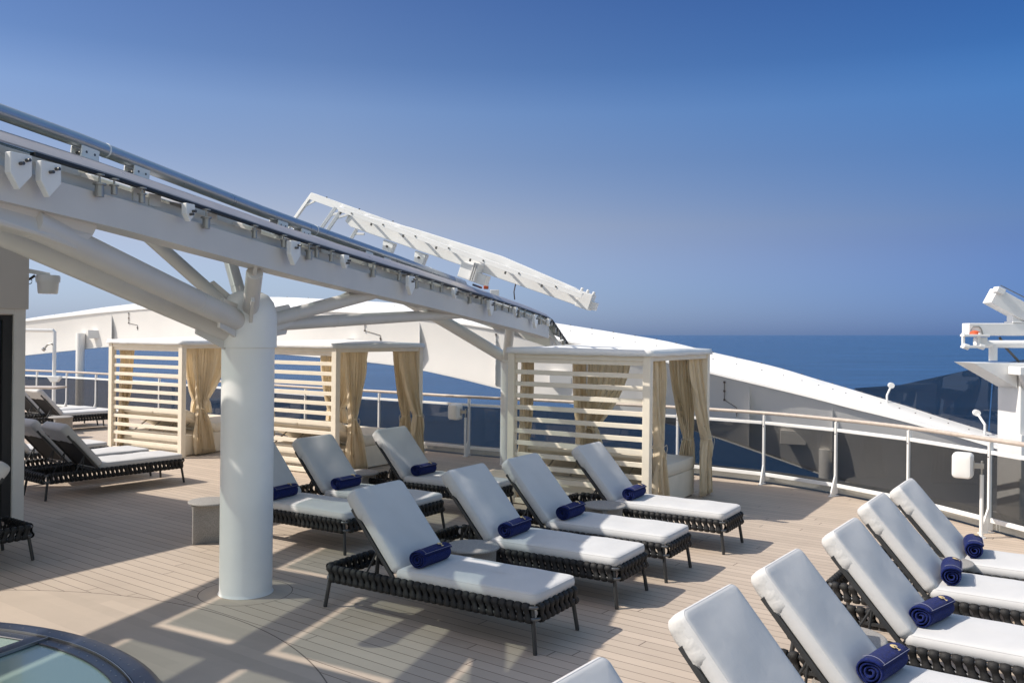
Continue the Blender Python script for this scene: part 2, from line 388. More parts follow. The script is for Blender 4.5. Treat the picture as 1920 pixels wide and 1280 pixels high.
def make_lounger():
    root = thing('sun_lounger', 'x', 'sun lounger')
    Lg, Wd, rc = 2.04, .65, .055
    bar = MB()
    for z in (.330, .246):
        o = rrect(Lg, Wd, rc, 6); bar.tube([(x + Lg / 2, y, z) for x, y in o], .0135, 8, closed=True)
    for x in (.72, 1.1, 1.5, 1.85): bar.bar((x, -Wd / 2, .325), (x, Wd / 2, .325), .03, .02)
    bar.build('frame', 'bar', root, smooth=True)
    st = MB(); up = V(0, 0, 1); p = .0625
    n = int((Lg - .11) / p)
    for i in range(n):
        x = .07 + i * (Lg - .14) / (n - 1)
        strap_mesh(st, V(x - .012, -Wd / 2, 0), V(1, 0, 0), V(0, -1, 0), up, .028)
        strap_mesh(st, V(x - .012, Wd / 2, 0), V(1, 0, 0), V(0, 1, 0), up, .028)
    n = int((Wd - .11) / p)
    for i in range(n):
        y = -Wd / 2 + .07 + i * (Wd - .14) / (n - 1)
        strap_mesh(st, V(0, y - .012, 0), V(0, 1, 0), V(-1, 0, 0), up, .028)
        strap_mesh(st, V(Lg, y - .012, 0), V(0, 1, 0), V(1, 0, 0), up, .028)
    st.build('woven_straps', 'strap', root, smooth=True, angle=60)
    for x, sx_ in ((.05, -1), (Lg - .05, 1)):
        for y, sy in ((-Wd / 2 + .03, -1), (Wd / 2 - .03, 1)):
            MB().tube([(x, y, .345), (x + sx_ * .048, y + sy * .03, .012), (x + sx_ * .048, y + sy * .03, 0)], [.0165, .0165, .0155], 12).build('leg', 'leg', root, smooth=True)
    sc_ = cushion(1.32, .655, .092, .075, .036, .012, .005, seed=3).build('seat_cushion', 'cushion', root, smooth=True, loc=(.72 + .66, 0, .384), angle=70)
    def piping(l, w, rp, z, par):
        o = rrect(l - .024, w - .024, rp - .012); MB().tube([(x, y, z) for x, y in o], .0030, 6, closed=True).build('piping', 'cushion', par, smooth=True)
    piping(1.32, .655, .075, .0355, sc_)
    # back section, tilted about the hinge
    ang = math.radians(49); hx, hz = .72, .350
    bx = V(-math.cos(ang), 0, math.sin(ang)); bn = V(math.sin(ang), 0, math.cos(ang))     # up along the back, out of its face
    H = V(hx, 0, hz)
    def place(o): 
        o.matrix_local = Matrix(((bx.x, 0, bn.x, 0), (0, -1, 0, 0), (bx.z, 0, bn.z, 0), (0, 0, 0, 1)))
    c = cushion(.785, .655, .095, .055, .030, .007, .004, seed=5).build('back_cushion', 'cushion', root, smooth=True, angle=70)
    piping(.785, .655, .055, .0395, c)
    place(c); q = H + bx * .398 + bn * .062; c.location = q
    # fitted hood that wraps the top of the back cushion and its frame
    hd = cushion(.285, .6615, .120, .058, .042, .0, 0, seed=6)
    vv = []
    for (x, y, z) in hd.v:
        k = min(1, max(0, (.12 - x) / .26 + .25))                      # wrinkles grow away from the tight top edge
        sd_ = 1 if abs(y) > .29 or z < -.03 else 0
        wr = .8 * (.0055 * math.sin(38 * x + 9 * y) + .005 * math.sin(23 * y + 30 * x + 2) * math.sin(55 * x) + .004 * math.sin(61 * y)) * k * sd_
        vv.append((x + (.005 * math.sin(8 * y) if x < -.13 else 0), y + (wr if abs(y) > .31 else 0) * (1 if y > 0 else -1), z + (wr * 1.4 if z < -.03 else 0)))
    hd.v = vv
    h_ = hd.build('cover_flap', 'hood', c, smooth=True, angle=80); h_.location = (.2515, 0, -.020)
    fr = MB()
    for y in (-.318, .318): fr.bar(H + V(0, y, 0) - bn * .0, H + bx * .66 + V(0, y, 0), .022, .03, up=bn)
    fr.bar(H + bx * .62 + V(0, -.31, 0), H + bx * .62 + V(0, .31, 0), .03, .022, up=bn)
    f_ = fr.build('back_frame', 'leg', root, bevel=.003)
    sl = MB(); sl.box(H + bx * .34 + bn * .004, (.62, .60, .006), (bx, V(0, 1, 0), bn)); sl.build('sling', 'sling', f_)
    for y in (-.285, .285):
        st_ = MB(); p0 = H + bx * .27 + V(0, y, 0) - bn * .012
        st_.tube([p0, V(.38, y, .27)], .0085, 8); st_.tube([p0, V(.50, y, .25)], .0085, 8); st_.box((.44, y, .262), (.16, .02, .02))
        st_.build('support_strut', 'leg', root, smooth=True)
    return root
rndl = random.Random(21)
LPROTO = make_lounger()
_used = [False]
def lounger(anchor, local, ang, label, group):
    """put the lounger so that the point local (x, y) of its own plan falls on anchor"""
    o = LPROTO if not _used[0] else copy_tree(LPROTO); _used[0] = True
    ang += rndl.uniform(-.014, .014)                # nobody lines them up exactly
    c, s = math.cos(ang), math.sin(ang)
    o.location = (anchor[0] - c * local[0] + s * local[1], anchor[1] - s * local[0] - c * local[1], 0)
    o.rotation_euler = (0, 0, ang); tag(o, label, group=group); return o

def make_towel():
    root = thing('rolled_towel', 'x', 'towel')
    R, L = .084, .385; mb = MB()
    sec = []; N = 74; turns = 3.3
    for i in range(N):                          # spiral from the outer flap inwards
        k = i / (N - 1); a_ = math.radians(35) + k * turns * 2 * math.pi
        r = R * (1 - .80 * k) * (1 + .03 * math.sin(3 * a_)); sec.append((r * math.cos(a_), r * math.sin(a_) * .93, k))
    rows = []; M_ = 16
    for j in range(M_ + 1):
        t_ = j / M_; y = (t_ - .5) * L; row = []
        for (x, z, k) in sec:
            sw = 1 + .035 * math.sin(math.pi * t_) - (.05 if j in (0, M_) else 0) + .012 * math.sin(11 * t_ + 6 * k)
            row.append((x * sw, y + .010 * math.sin(7 * k * 6.28 * .4) * (1 if t_ > .5 else -1), z * sw + .074))
        rows.append(row)
    mb.grid(rows); o = mb.build('roll', 'towel', root, smooth=True, angle=80)
    sd = o.modifiers.new('pile', 'SOLIDIFY'); sd.thickness = .0095; sd.offset = -1
    # stitched border on the outer flap
    def onroll(a_, y, d=.0035):
        r = R * (1.03 + d / R); t_ = y / L + .5; sw = 1 + .035 * math.sin(math.pi * t_)
        return V(r * math.cos(a_) * sw, y, r * math.sin(a_) * .93 * sw + .074)
    pb = MB(); a0 = math.radians(40)
    pb.tube([onroll(a0 + .02, -L / 2 + .012 + i * (L - .024) / 12) for i in range(13)], .0016, 5)
    pb.tube([onroll(a0 + .02 + i * .11, -L / 2 + .028) for i in range(14)], .0014, 5)
    pb.build('border_stitch', 'pipe', root, smooth=True)
    eb = MB(); ac, yc = math.radians(62), .075
    def patch(da, dy, ra, ry, n=10):
        c = len(eb.v); ring = [onroll(ac + da + ra * math.cos(k * 6.283 / n), yc + dy + ry * math.sin(k * 6.283 / n), .005) for k in range(n)]
        eb.add([onroll(ac + da, yc + dy, .0065)] + ring, [(0, 1 + k, 1 + (k + 1) % n) for k in range(n)])
    for k in range(5):
        q = math.radians(-70 + 35 * k); patch(.16 + .20 * math.cos(q), .018 * math.sin(q), .13, .0085)
    patch(.02, 0, .18, .006); patch(-.12, 0, .05, .016)
    eb.build('emblem', 'gold', root)
    return root
TPROTO = make_towel(); _tused = [False]
def towel(lg, label, y=.07, dx=0, rz=0, x=.835):
    o = TPROTO if not _tused[0] else copy_tree(TPROTO); _tused[0] = True
    ang = lg.rotation_euler.z; c, s = math.cos(ang), math.sin(ang); x += dx
    mid = lg.get('group') == GM; y += rndl.uniform(-.05, -.02) - (.04 if mid else 0); x += .06 if mid else 0; x += rndl.uniform(-.006, .022); rz += rndl.uniform(-.05, .05); o.location = (lg.location.x + c * x - s * y, lg.location.y + s * x + c * y, .431); o.rotation_euler = (0, 0, ang + rz)
    tag(o, label, group='navy towels rolled on the loungers'); return o

GM, GR, GL = 'loungers in the middle block', 'loungers in the right-hand row', 'loungers by the far left rail'
nf = (2.04 + .0, -.345)
A = lounger((.181, 6.373), nf, AX, 'front lounger of the middle block, its whole black woven base and four legs in view', GM)
B = lounger((.895, 7.464), nf, AX, 'second lounger of the middle block, past the round grey table from the front one', GM)
Cc = lounger((1.45, 8.275), nf, AX, 'third lounger of the middle block, its foot end reaching out of the shade into sun', GM)
Dd = lounger((2.244, 9.367), nf, AX, 'lounger right in front of the right-hand cabana, its seat mostly in bright sun', GM)
Ee = lounger((-1.709, 9.177), nf, AX, 'lounger half hidden behind the thick white column', GM)
Ff = lounger((-1.11, 9.86), nf, AX, 'lounger between the one behind the column and the small round table, before the middle cabana', GM)
Gg = lounger((-.303, 10.94), nf, AX, 'rearmost lounger of the middle block, beside the middle cabana daybed', GM)
tl = (.21, -.33)
AR = math.atan2(-.555, .83)
b1 = lounger((3.303, 7.773), tl, AR, 'farthest lounger of the right-hand row, backed by the glass railing', GR)
b2 = lounger((2.713, 6.982), tl, AR, 'second farthest lounger of the right-hand row, a dark woven corner showing left of its back', GR)
b3 = lounger((2.072, 5.949), tl, AR - .01, 'lounger in the right-hand row whose open weave side rail shows fully at the right edge', GR)
b4 = lounger((1.343, 5.0), tl, AR - .02, 'lounger in the right-hand row with a big towel at the bottom edge of the photo', GR)
b5 = lounger((.736, 4.205), tl, AR - .04, 'lounger at the bottom edge with only its tall empty white back cushion showing', GR)
b6 = lounger((-.05, 3.13), tl, AR - .04, 'nearest lounger, just the white top corner of its back at the bottom edge', GR)
LA = math.atan2(.793, .609)
L1 = lounger((-4.937, 13.5), (2.04, -.34), LA, 'left-hand lounger seen from behind, with its whole foot end and dark base toward the cabana', GL)
lat = V(-.793, .609)
L2 = lounger((-4.937 + lat.x * .92, 13.5 + lat.y * .92), (2.04, -.34), LA, 'left-hand lounger seen from behind, next to the building and left of its nearer pair', GL)
L5 = lounger((-4.937 + lat.x * 2.2, 13.5 + lat.y * 2.2), (2.04, -.34), LA, 'left-hand lounger of which only a slice of seat shows beside the building corner', GL)
L3 = lounger((-9.2, 20.87), (2.04, -.34), LA, 'far left lounger before the rail, its dark back and wrinkled white hood facing us', GL)
L4 = lounger((-9.2 + lat.x * .92, 20.87 + lat.y * .92), (2.04, -.34), LA, 'farthest left lounger, its back cut off by the building corner', GL)
Mm = lounger((-4.731, 8.858), (0, .34), LA + math.pi, 'shaded lounger cut by the left edge, only one black woven corner and leg in view', GL)
towel(A, 'rolled navy towel on the front lounger of the middle block', .0)
towel(B, 'rolled navy towel on the second lounger of the middle block', .01)
towel(Cc, 'rolled navy towel on the third lounger of the middle block, left of the sunlit table', .01)
towel(Dd, 'rolled navy towel on the lounger in front of the right-hand cabana', .02, rz=.05)
towel(Ee, 'rolled navy towel beside the white column', -.04, rz=.05)
towel(Ff, 'rolled navy towel on the lounger before the middle cabana, upright emblem showing', -.01)
towel(Gg, 'rolled navy towel on the rearmost lounger of the middle block', .01)
towel(b1, 'rolled navy towel farthest back in the right-hand row', .05, rz=.10)
towel(b2, 'rolled navy towel second farthest back in the right-hand row', .0, rz=.10)
towel(b3, 'rolled navy towel on the lounger with the fully visible open weave side rail', .04, rz=-.2)
towel(b4, 'largest rolled navy towel, at the bottom edge of the photo', .06, rz=-.12)

# ------------------------------------------------------------------ side tables
def make_table():
    root = thing('side_table', 'x', 'side table')
    MB().lathe([(0, .448), (.222, .448), (.236, .444), (.241, .436), (.239, .427), (.215, .419), (0, .419)], 64).build('table_top', 'table', root, smooth=True, angle=50)
    mb = MB(); rows = []
    for z, fl in ((0, -.004), (.006, 0), (.30, 0), (.36, .002), (.395, .010), (.419, .03)):
        row = []
        for k in range(3):
            a0 = math.radians(120 * k); d = V(math.cos(a0), math.sin(a0), 0); n_ = V(-d.y, d.x, 0); t_ = .016 + fl
            tip = .215 + fl * .3
            a1 = math.radians(120 * k + 60); m_ = V(math.cos(a1), math.sin(a1), 0)
            d2 = V(math.cos(a0 + 2.0944), math.sin(a0 + 2.0944), 0); n2 = V(-d2.y, d2.x, 0)
            row += [d * tip - n_ * t_, d * (tip + .012) - n_ * t_ * .6, d * (tip + .012) + n_ * t_ * .6, d * tip + n_ * t_]
            p0 = d * (tip - .02) + n_ * t_; p3 = d2 * (tip - .02) - n2 * t_; ctrl = m_ * (.045 + fl)
            for q in (.12, .3, .45, .55, .7, .88):
                row.append(p0 * (1 - q) ** 2 + ctrl * 2 * q * (1 - q) + p3 * q * q)
        rows.append([(p.x, p.y, z) for p in row])
    mb.grid(rows, True); n_ = len(rows[0]); mb.add(rows[0], [tuple(range(n_))])
    mb.build('pedestal', 'table', root, smooth=True, angle=35)
    MB().box((.14, -.045, .035), (.03, .003, .006)).build('maker_plate', 'steel', root)
    return root
TB = make_table()
tabs = [((-.33, 7.80), 25, 'round grey stone table between the front two loungers, a light stripe across its top'),
        ((1.03, 9.76), 25, 'round stone table beside the third towel, in front of the right-hand cabana'),
        ((-1.99, 11.85), 40, 'round stone table behind a navy towel, beside the middle cabana daybed'),
        ((2.10, 5.55), 10, 'round stone table mostly hidden between two loungers of the right-hand row'),
        ((3.62, 7.45), 10, 'sliver of round stone table between the two farthest loungers of the right-hand row'),
        ((-3.27, 9.74), -6, 'shaded round stone table beside the thick white column'),
        ((-9.55, 18.9), 30, 'pale table between the two far left pairs of loungers')]
for i, ((x, y), r, lab) in enumerate(tabs):
    o = TB if i == 0 else copy_tree(TB); o.location = (x, y, 0); o.rotation_euler = (0, 0, math.radians(r)); tag(o, lab, group='round stone side tables')

# ------------------------------------------------------------------ cabanas
def make_cabana():
    """local x along the slatted front (0 left .. Wc right), y away from the viewer (0 .. Dc)"""
    root = thing('cabana', 'x', 'cabana'); Wc, Dc, H = 1.97, 2.15, 2.05
    for x in (0, Wc):
        for y in (0, Dc): MB().box((x, y, H / 2), (.10, .10, H)).build('post', 'cabana', root, bevel=.006)
    for y in (0, Dc): MB().box((Wc / 2, y, H - .04), (Wc - .102, .07, .075)).build('top_beam', 'cabana', root, bevel=.004)
    for x in (0, Wc): MB().box((x, Dc / 2, H - .04), (.07, Dc - .102, .075)).build('top_beam', 'cabana', root, bevel=.004)
    MB().box((Wc / 2, -.0, .05), (Wc - .102, .06, .07)).build('bottom_rail', 'cabana', root, bevel=.004)
    for k in range(12): MB().box((Wc / 2, 0, 1.945 - k * .159), (Wc - .101, .028, .062)).build('slat', 'cabana', root, bevel=.004)
    # canvas roof with a slanted valance and a slight sag
    N = 16; rows = []; ov = .065
    def rp(u, v): 
        return V(-ov + (Wc + 2 * ov) * u, -ov + (Dc + 2 * ov) * v, 2.115 + .05 * math.sin(math.pi * u) * math.sin(math.pi * v) + .006 * math.sin(14 * u + 3) * math.sin(9 * v))
    for j in range(N + 1): rows.append([rp(i / N, j / N) for i in range(N + 1)])
    mb = MB(); mb.grid(rows)
    per = [rp(i / N, 0) for i in range(N)] + [rp(1, i / N) for i in range(N)] + [rp(1 - i / N, 1) for i in range(N)] + [rp(0, 1 - i / N) for i in range(N)]
    cen = V(Wc / 2, Dc / 2, 0); low = []
    for i, p in enumerate(per):
        d = (p - cen); d.z = 0; q = p + d.normalized() * .02; q.z = 2.035 + .004 * math.sin(i * 1.3); low.append(q)
    mb.grid([per, low], True)
    o = mb.build('canvas_roof', 'roof', root, smooth=True, angle=30); sd = o.modifiers.new('cloth', 'SOLIDIFY'); sd.thickness = .006
    for a_, c in (((.06, Dc - .09), (Wc - .06, Dc - .09)), ((Wc - .09, .06), (Wc - .09, Dc - .06)), ((.09, .06), (.09, Dc - .06)), ((.06, .10), (Wc - .06, .10))):
        r_ = MB().tube([(*a_, 1.985), (*c, 1.985)], .011, 8)
        m_ = ((a_[0] + c[0]) / 2, (a_[1] + c[1]) / 2); r_.tube([(*m_, 1.985), (*m_, 2.06)], .006, 6)
        r_.build('curtain_rod', 'steel', root, smooth=True)
    return root, Wc, Dc
CAB, Wc, Dc = make_cabana()

def make_daybed():
    root = thing('daybed', 'x', 'daybed')
    MB().box((0, 0, .20), (1.80, 1.84, .37)).build('base', 'daybed', root, bevel=.015)
    c = cushion(1.82, 1.18, .17, .03, .02, .012, seed=8).build('mattress', 'daybed', root, smooth=True, loc=(0, .33, .475), angle=50)
    for x in (-.455, .455):
        b_ = cushion(.90, .80, .13, .03, .025, .012, seed=9).build('back_cushion', 'daybed', root, smooth=True, angle=60)
        b_.rotation_euler = (math.radians(-24), 0, 0); b_.location = (x, -.56, .63)
    mb = MB()
    for x in (-.6, -.2, .2, .6): mb.tube([(x, -.86, .40), (x, -.52, .60)], .012, 8)
    mb.box((0, -.88, .395), (1.7, .03, .02)); mb.build('lift_strut', 'steel', root, smooth=True)
    return root
BED = make_daybed()

def curtain(c0, d, wtop, ctie, wtie, cbot, wbot, ztie, name_lab, zbot=.03, folds=7, seed=0, parent_m=None, sway=0):
    """pleated curtain; c0, ctie, cbot are (x, y) centres at rod, tie and hem, d the unit direction along the rod"""
    mb = MB(); rows = []; rnd = random.Random(seed); d = V(d[0], d[1], 0); nrm = V(-d.y, d.x, 0); K = 84
    ph = [rnd.random() * 6.28 for _ in range(4)]
    zs = [1.99, 1.97, 1.93] + [1.93 - (1.93 - ztie) * k / 11 for k in range(1, 12)] + [ztie - (ztie - zbot) * k / 9 for k in range(1, 10)]
    for z in zs:
        if z >= ztie:
            q = (1.99 - z) / (1.99 - ztie); s = q ** 1.7; c = V(*c0, 0).lerp(V(*ctie, 0), s); w = wtop + (wtie - wtop) * (q ** 2.2)
            amp = .022 + .03 * q
        else:
            q = (ztie - z) / (ztie - zbot); s = q ** .75; c = V(*ctie, 0).lerp(V(*cbot, 0), s); w = wtie + (wbot - wtie) * q ** .6; amp = .055 - .012 * q
        row = []
        for k in range(K + 1):
            u = k / K - .5; uu = u + .02 * math.sin(5 * z + ph[0] + 9 * u)
            a_ = uu * folds * 6.283 + .5 * math.sin(2.2 * z + ph[1])
            off = amp * (math.sin(a_) + .28 * math.sin(2.3 * a_ + ph[2] + z)) 
            row.append(c + d * (u * w + .010 * math.sin(2 * a_)) + nrm * (off + .01 * math.sin(3 * z + ph[3])) + V(0, 0, z))
        rows.append(row)
    mb.grid(rows)
    root = mb.build('curtain', 'curtain', None, smooth=True, angle=80)
    sd = root.modifiers.new('cloth', 'SOLIDIFY'); sd.thickness = .003
    t_ = MB(); ct = V(*ctie, ztie)
    t_.tube([ct + d * (math.cos(a_) * (wtie / 2 + .012)) + nrm * (math.sin(a_) * .075) + V(0, 0, .012 * math.sin(a_ * 2)) for a_ in [i * 6.283 / 20 for i in range(20)]], .009, 6, closed=True)
    for sgn in (-1, 1):
        t_.tube([ct - nrm * .078, ct - nrm * .10 + d * (sgn * .05) + V(0, 0, .03), ct - nrm * .10 + d * (sgn * .075) + V(0, 0, -.02), ct - nrm * .088 + d * (sgn * .05) - V(0, 0, .16)], .0035, 5)
    t_.build('tie_band', 'curtain', root, smooth=True)
    return root

CABS = [((1.70, 11.113), AX, 'right-hand', 'cream slatted cabana on the right, half shaded by the glass canopy'),
        ((-2.80, 14.2), AX - .01, 'middle', 'cream slatted cabana in the middle, just right of the thick white column'),
        ((-5.93, 16.05), AX + .02, 'left-hand', 'cream slatted cabana on the left, behind the dark-backed loungers')]
first = True; protos = None
for ci, ((fx, fy), ang, pos, lab) in enumerate(CABS):
    c, s = math.cos(ang), math.sin(ang)
    org = (fx - c * Wc, fy - s * Wc)
    def w2(x, y, z=0): return (org[0] + c * x - s * y, org[1] + s * x + c * y, z)
    cb = CAB if ci == 0 else copy_tree(CAB); cb.location = w2(0, 0); cb.rotation_euler = (0, 0, ang); tag(cb, lab, group='slatted cabanas along the rail')
    bd = BED if ci == 0 else copy_tree(BED); bd.location = w2(Wc / 2 - .02, Dc / 2 + .02); bd.rotation_euler = (0, 0, ang)
    tag(bd, 'cream daybed with tilted back cushions inside the %s cabana' % pos, group='daybeds in the cabanas')
    if ci == 0:
        y1, y2 = .10, Dc - .09
        protos = [
            (curtain((Wc - .09, .58), (0, 1), .50, (Wc - .03, .43), .13, (Wc + .0, .55), .50, .86, '', seed=1), 'sand curtain gathered at the near right post of the %s cabana'),
            (curtain((Wc - .06, Dc - .26), (0, 1), .44, (Wc + .06, Dc - .12), .15, (Wc + .07, Dc - .12), .44, .82, '', seed=2), 'tied sand curtain on the open right side of the %s cabana by its far post'),
            (curtain((Wc - .34, Dc - .09), (1, 0), .36, (Wc - .21, Dc - .10), .12, (Wc - .24, Dc - .08), .26, .80, '', seed=3, zbot=.45), 'tied sand curtain on the sea side of the %s cabana at its right'),
            (curtain((.48, Dc - .09), (1, 0), .72, (.20, Dc - .10), .14, (.24, Dc - .1), .30, .86, '', seed=4, zbot=.58), 'tied sand curtain on the sea side of the %s cabana at its left'),
            (curtain((.09, Dc - .36), (0, 1), .46, (.08, Dc - .24), .14, (.10, Dc - .24), .30, .84, '', seed=5, zbot=.58), 'tied sand curtain on the left side of the %s cabana by its far post'),
            (curtain((.09, .26), (0, 1), .32, (.08, .18), .12, (.08, .2), .24, .80, '', seed=6), 'sand curtain gathered at the near left post of the %s cabana')]
    for k, (pr, fmt) in enumerate(protos):
        q = pr if ci == 0 else copy_tree(pr); q.location = w2(0, 0); q.rotation_euler = (0, 0, ang)
        tag(q, fmt % pos, 'curtain', 'sand curtains of the cabanas')

# ------------------------------------------------------------------ railing
def resample(path, step):
    out = [path[0]]; acc = 0
    for i in range(1, len(path)):
        a_, c = path[i - 1], path[i]; L = (c - a_).length
        while acc + L >= step:
            k = (step - acc) / L; a_ = a_.lerp(c, k); out.append(a_.copy()); L = (c - a_).length; acc = 0
        acc += L
    return out
posts = [Vector(p) for p in [(-17.3, 26.95), (-16.0, 26.5), (-14.74, 25.97), (-13.53, 25.42), (-12.42, 24.9), (-11.29, 24.23), (-10.08, 23.45), (-8.95, 22.66), (-7.77, 21.75), (-6.58, 20.81), (-5.47, 19.92), (-4.41, 19.11), (-3.53, 18.55),
          (-2.67, 18.03), (-1.75, 17.39), (-.79, 16.75), (.31, 16.2), (1.45, 15.57), (2.77, 14.82), (3.95, 13.91), (4.72, 12.93), (5.30, 11.86), (5.69, 10.57), (6.05, 9.2), (6.35, 7.6)]][::-1]
rl = thing('glass_railing', 'long curved railing with smoked glass panes, white posts and a wooden handrail', 'railing', (posts[3].x, posts[3].y, 0))
rl_off = rl.location.copy()
def loc3(p, z): return V(p.x - rl_off.x, p.y - rl_off.y, z)
MB().tube([loc3(p, 1.105) for p in RAIL[::3]], .028, 12).build('handrail', 'wood', rl, smooth=True)
for i, p in enumerate(posts):
    q = posts[i + 1] if i + 1 < len(posts) else None
    d = ((posts[i + 1] if q else p) - (p if q else posts[i - 1])).normalized(); inn = Vector((-d.y, d.x)); d3 = V(d.x, d.y, 0); n3 = V(inn.x, inn.y, 0); up = V(0, 0, 1)
    mb = MB(); c = loc3(p, 0)
    mb.box(c + up * .55, (.030, .062, 1.04), (d3, n3, up))
    mb.prism([c - d3 * .012 + n3 * .031 + up * .30, c - d3 * .012 + n3 * .15, c - d3 * .012 + n3 * .031], d3 * .024)
    mb.box(c + up * .006 + n3 * .06, (.05, .20, .012), (d3, n3, up)); mb.tube([c + up * 1.06, c + up * 1.09], .010, 8)
    mb.build('post', 'white', rl, bevel=.003)
    if q is not None:
        a_ = p + d * .03; e_ = q - d * .03
        for zb, hb in ((.955, .045), (.155, .055)): MB().bar(loc3(a_, zb), loc3(e_, zb), .047, hb).build('rail_bar', 'white', rl, bevel=.005)
        MB().bar(loc3(a_, .555), loc3(e_, .555), .012, .74).build('glass_pane', 'railglass', rl)
        k = MB()
        for z in (.90, .20): 
            for t_ in (.02, -.02): k.tube([loc3(p, z) + n3 * .030 + d3 * t_ * 0, loc3(p, z) + n3 * .036], .008, 6)
        k.build('bolt', 'bolt', rl)

# ------------------------------------------------------------------ sweeping arch beyond the rail
ST = [  # outer top, inner lip, lower edge
 ((-17.2, 29.2, 2.30), (-16.8, 28.0, 2.30), (-16.85, 28.1, 1.3)),
 ((-15.3, 28.2, 2.60), (-14.8, 27.07, 2.51), (-14.86, 27.173, 1.509)),
 ((-13.46, 27.25, 2.80), (-12.98, 26.28, 2.68), (-13.021, 26.374, 1.698)),
 ((-11.93, 26.57, 2.98), (-11.46, 25.51, 2.80), (-11.5, 25.613, 1.838)),
 ((-10.21, 25.56, 3.10), (-9.76, 24.43, 2.88), (-9.797, 24.541, 1.868)),
 ((-8.1, 24.15, 3.16), (-7.71, 22.98, 2.87), (-7.741, 23.095, 1.848)),
 ((-6.27, 22.73, 3.17), (-5.95, 21.58, 2.83), (-5.973, 21.692, 1.797)),
 ((-4.62, 21.42, 3.09), (-4.39, 20.34, 2.76), (-4.404, 20.445, 1.738)),
 ((-2.64, 20.0, 2.96), (-2.52, 19.12, 2.66), (-2.522, 19.204, 1.619)),
 ((-1.26, 19.13, 2.82), (-1.2, 18.23, 2.50), (-1.205, 18.316, 1.426)),
 ((-.11, 18.33, 2.67), (-.11, 17.5, 2.34), (-0.1, 17.588, 1.213)),
 ((.95, 17.77, 2.51), (.92, 17.01, 2.16), (0.938, 17.164, 1.036)),
 ((1.96, 17.24, 2.35), (1.88, 16.48, 1.98), (1.926, 16.794, 0.868)),
 ((2.9, 16.7, 2.19), (2.78, 15.97, 1.81), (2.881, 16.516, 0.694)),
 ((3.67, 16.26, 2.0), (3.51, 15.53, 1.63), (3.7, 16.3, 0.48)),
 ((4.58, 15.61, 1.78), (4.37, 14.88, 1.43), (4.61, 15.65, 0.2)),
 ((5.19, 15.07, 1.58), (4.94, 14.32, 1.29), (5.22, 15.11, 0.01)),
 ((5.6, 14.61, 1.44), (5.31, 13.84, 1.19), (5.64, 14.65, -0.1)),
 ((6.08, 13.96, 1.26), (5.75, 13.2, 1.08), (6.11, 14.0, -0.23)),
 ((6.44, 13.42, 1.11), (6.07, 12.64, .98), (6.47, 13.46, -0.22)),
 ((6.81, 12.72, .96), (6.37, 11.9, .87), (6.85, 12.76, -0.15)),
 ((7.0, 12.2, .87), (6.52, 11.4, .80), (6.96, 12.3, -0.13)),
]
def sp3(k): return spline([s_[k] for s_ in ST], 5)
TOP, LIP, BOT = sp3(0), sp3(1), sp3(2)
ar_o = V(2.9, 16.5, 0)
ar = thing('sweeping_arch', 'white curved arch sweeping over the railing and down to the deck on the right', 'arch', ar_o)
def outv(i):
    d = (TOP[i] - LIP[i]); d.z = 0; return d.normalized()
n_ = len(TOP)
mb = MB(); mb.grid([[LIP[i] - ar_o + outv(i) * -.02 for i in range(n_)], [LIP[i] + V(0, 0, .035) - outv(i) * .02 - ar_o for i in range(n_)],
                    [LIP[i].lerp(TOP[i], .30) + V(0, 0, .018) - ar_o for i in range(n_)], [LIP[i].lerp(TOP[i], .315) + V(0, 0, .004) - ar_o for i in range(n_)],
                    [LIP[i].lerp(TOP[i], .33) + V(0, 0, .026) - ar_o for i in range(n_)], [LIP[i].lerp(TOP[i], .9) + V(0, 0, .03) - ar_o for i in range(n_)],
                    [TOP[i] - ar_o for i in range(n_)], [TOP[i] - V(0, 0, .14) - ar_o for i in range(n_)]])
mb.build('top_band', 'white', ar, smooth=True, angle=30)
def bulge(i, k):    # inner face: concave between lip and lower edge
    p = LIP[i].lerp(BOT[i], k); return p + outv(i) * (.05 * math.sin(math.pi * min(1, k)) + .02) - ar_o
mb = MB(); mb.grid([[bulge(i, k / 10) for i in range(n_)] for k in range(11)]); mb.build('inner_face', 'ring', ar, smooth=True, angle=80)
mb = MB(); mb.grid([[BOT[i] - outv(i) * .01 - ar_o for i in range(n_)], [BOT[i] - outv(i) * .01 - V(0, 0, .03) - ar_o for i in range(n_)], [BOT[i] - V(0, 0, .05) + outv(i) * .25 - ar_o for i in range(n_)], [TOP[i] - V(0, 0, .14) + outv(i) * .25 - ar_o for i in range(n_)], [TOP[i] - V(0, 0, .14) - ar_o for i in range(n_)]])
mb.build('outer_skin', 'white', ar, smooth=True, angle=30)
for fr_ in (.145, .285, .40, .47, .60, .70, .79):       # web brackets on the inner face
    i = int(fr_ * (n_ - 1)); o_ = outv(i); t_ = V(-o_.y, o_.x, 0); L_, B_ = LIP[i] - ar_o, BOT[i] - ar_o
    mb = MB(); mb.prism([L_ + o_ * .05 - V(0, 0, .02) - t_ * .01, L_.lerp(B_, .5) + o_ * .22 - t_ * .01, B_ + o_ * .05 - t_ * .01, B_ + V(0, 0, .05) - o_ * .04 - t_ * .01, L_.lerp(B_, .62) - o_ * .10 - t_ * .01], t_ * .02)
    mb.build('web_bracket', 'ring', ar, bevel=.003)
bo = MB()
for i in range(4, n_ - 2, 2):
    for k in (.62, .94): p = LIP[i].lerp(TOP[i], k) - ar_o; bo.tube([p + V(0, 0, .02), p + V(0, 0, .036)], .011, 6)
bo.build('bolt', 'bolt', ar)
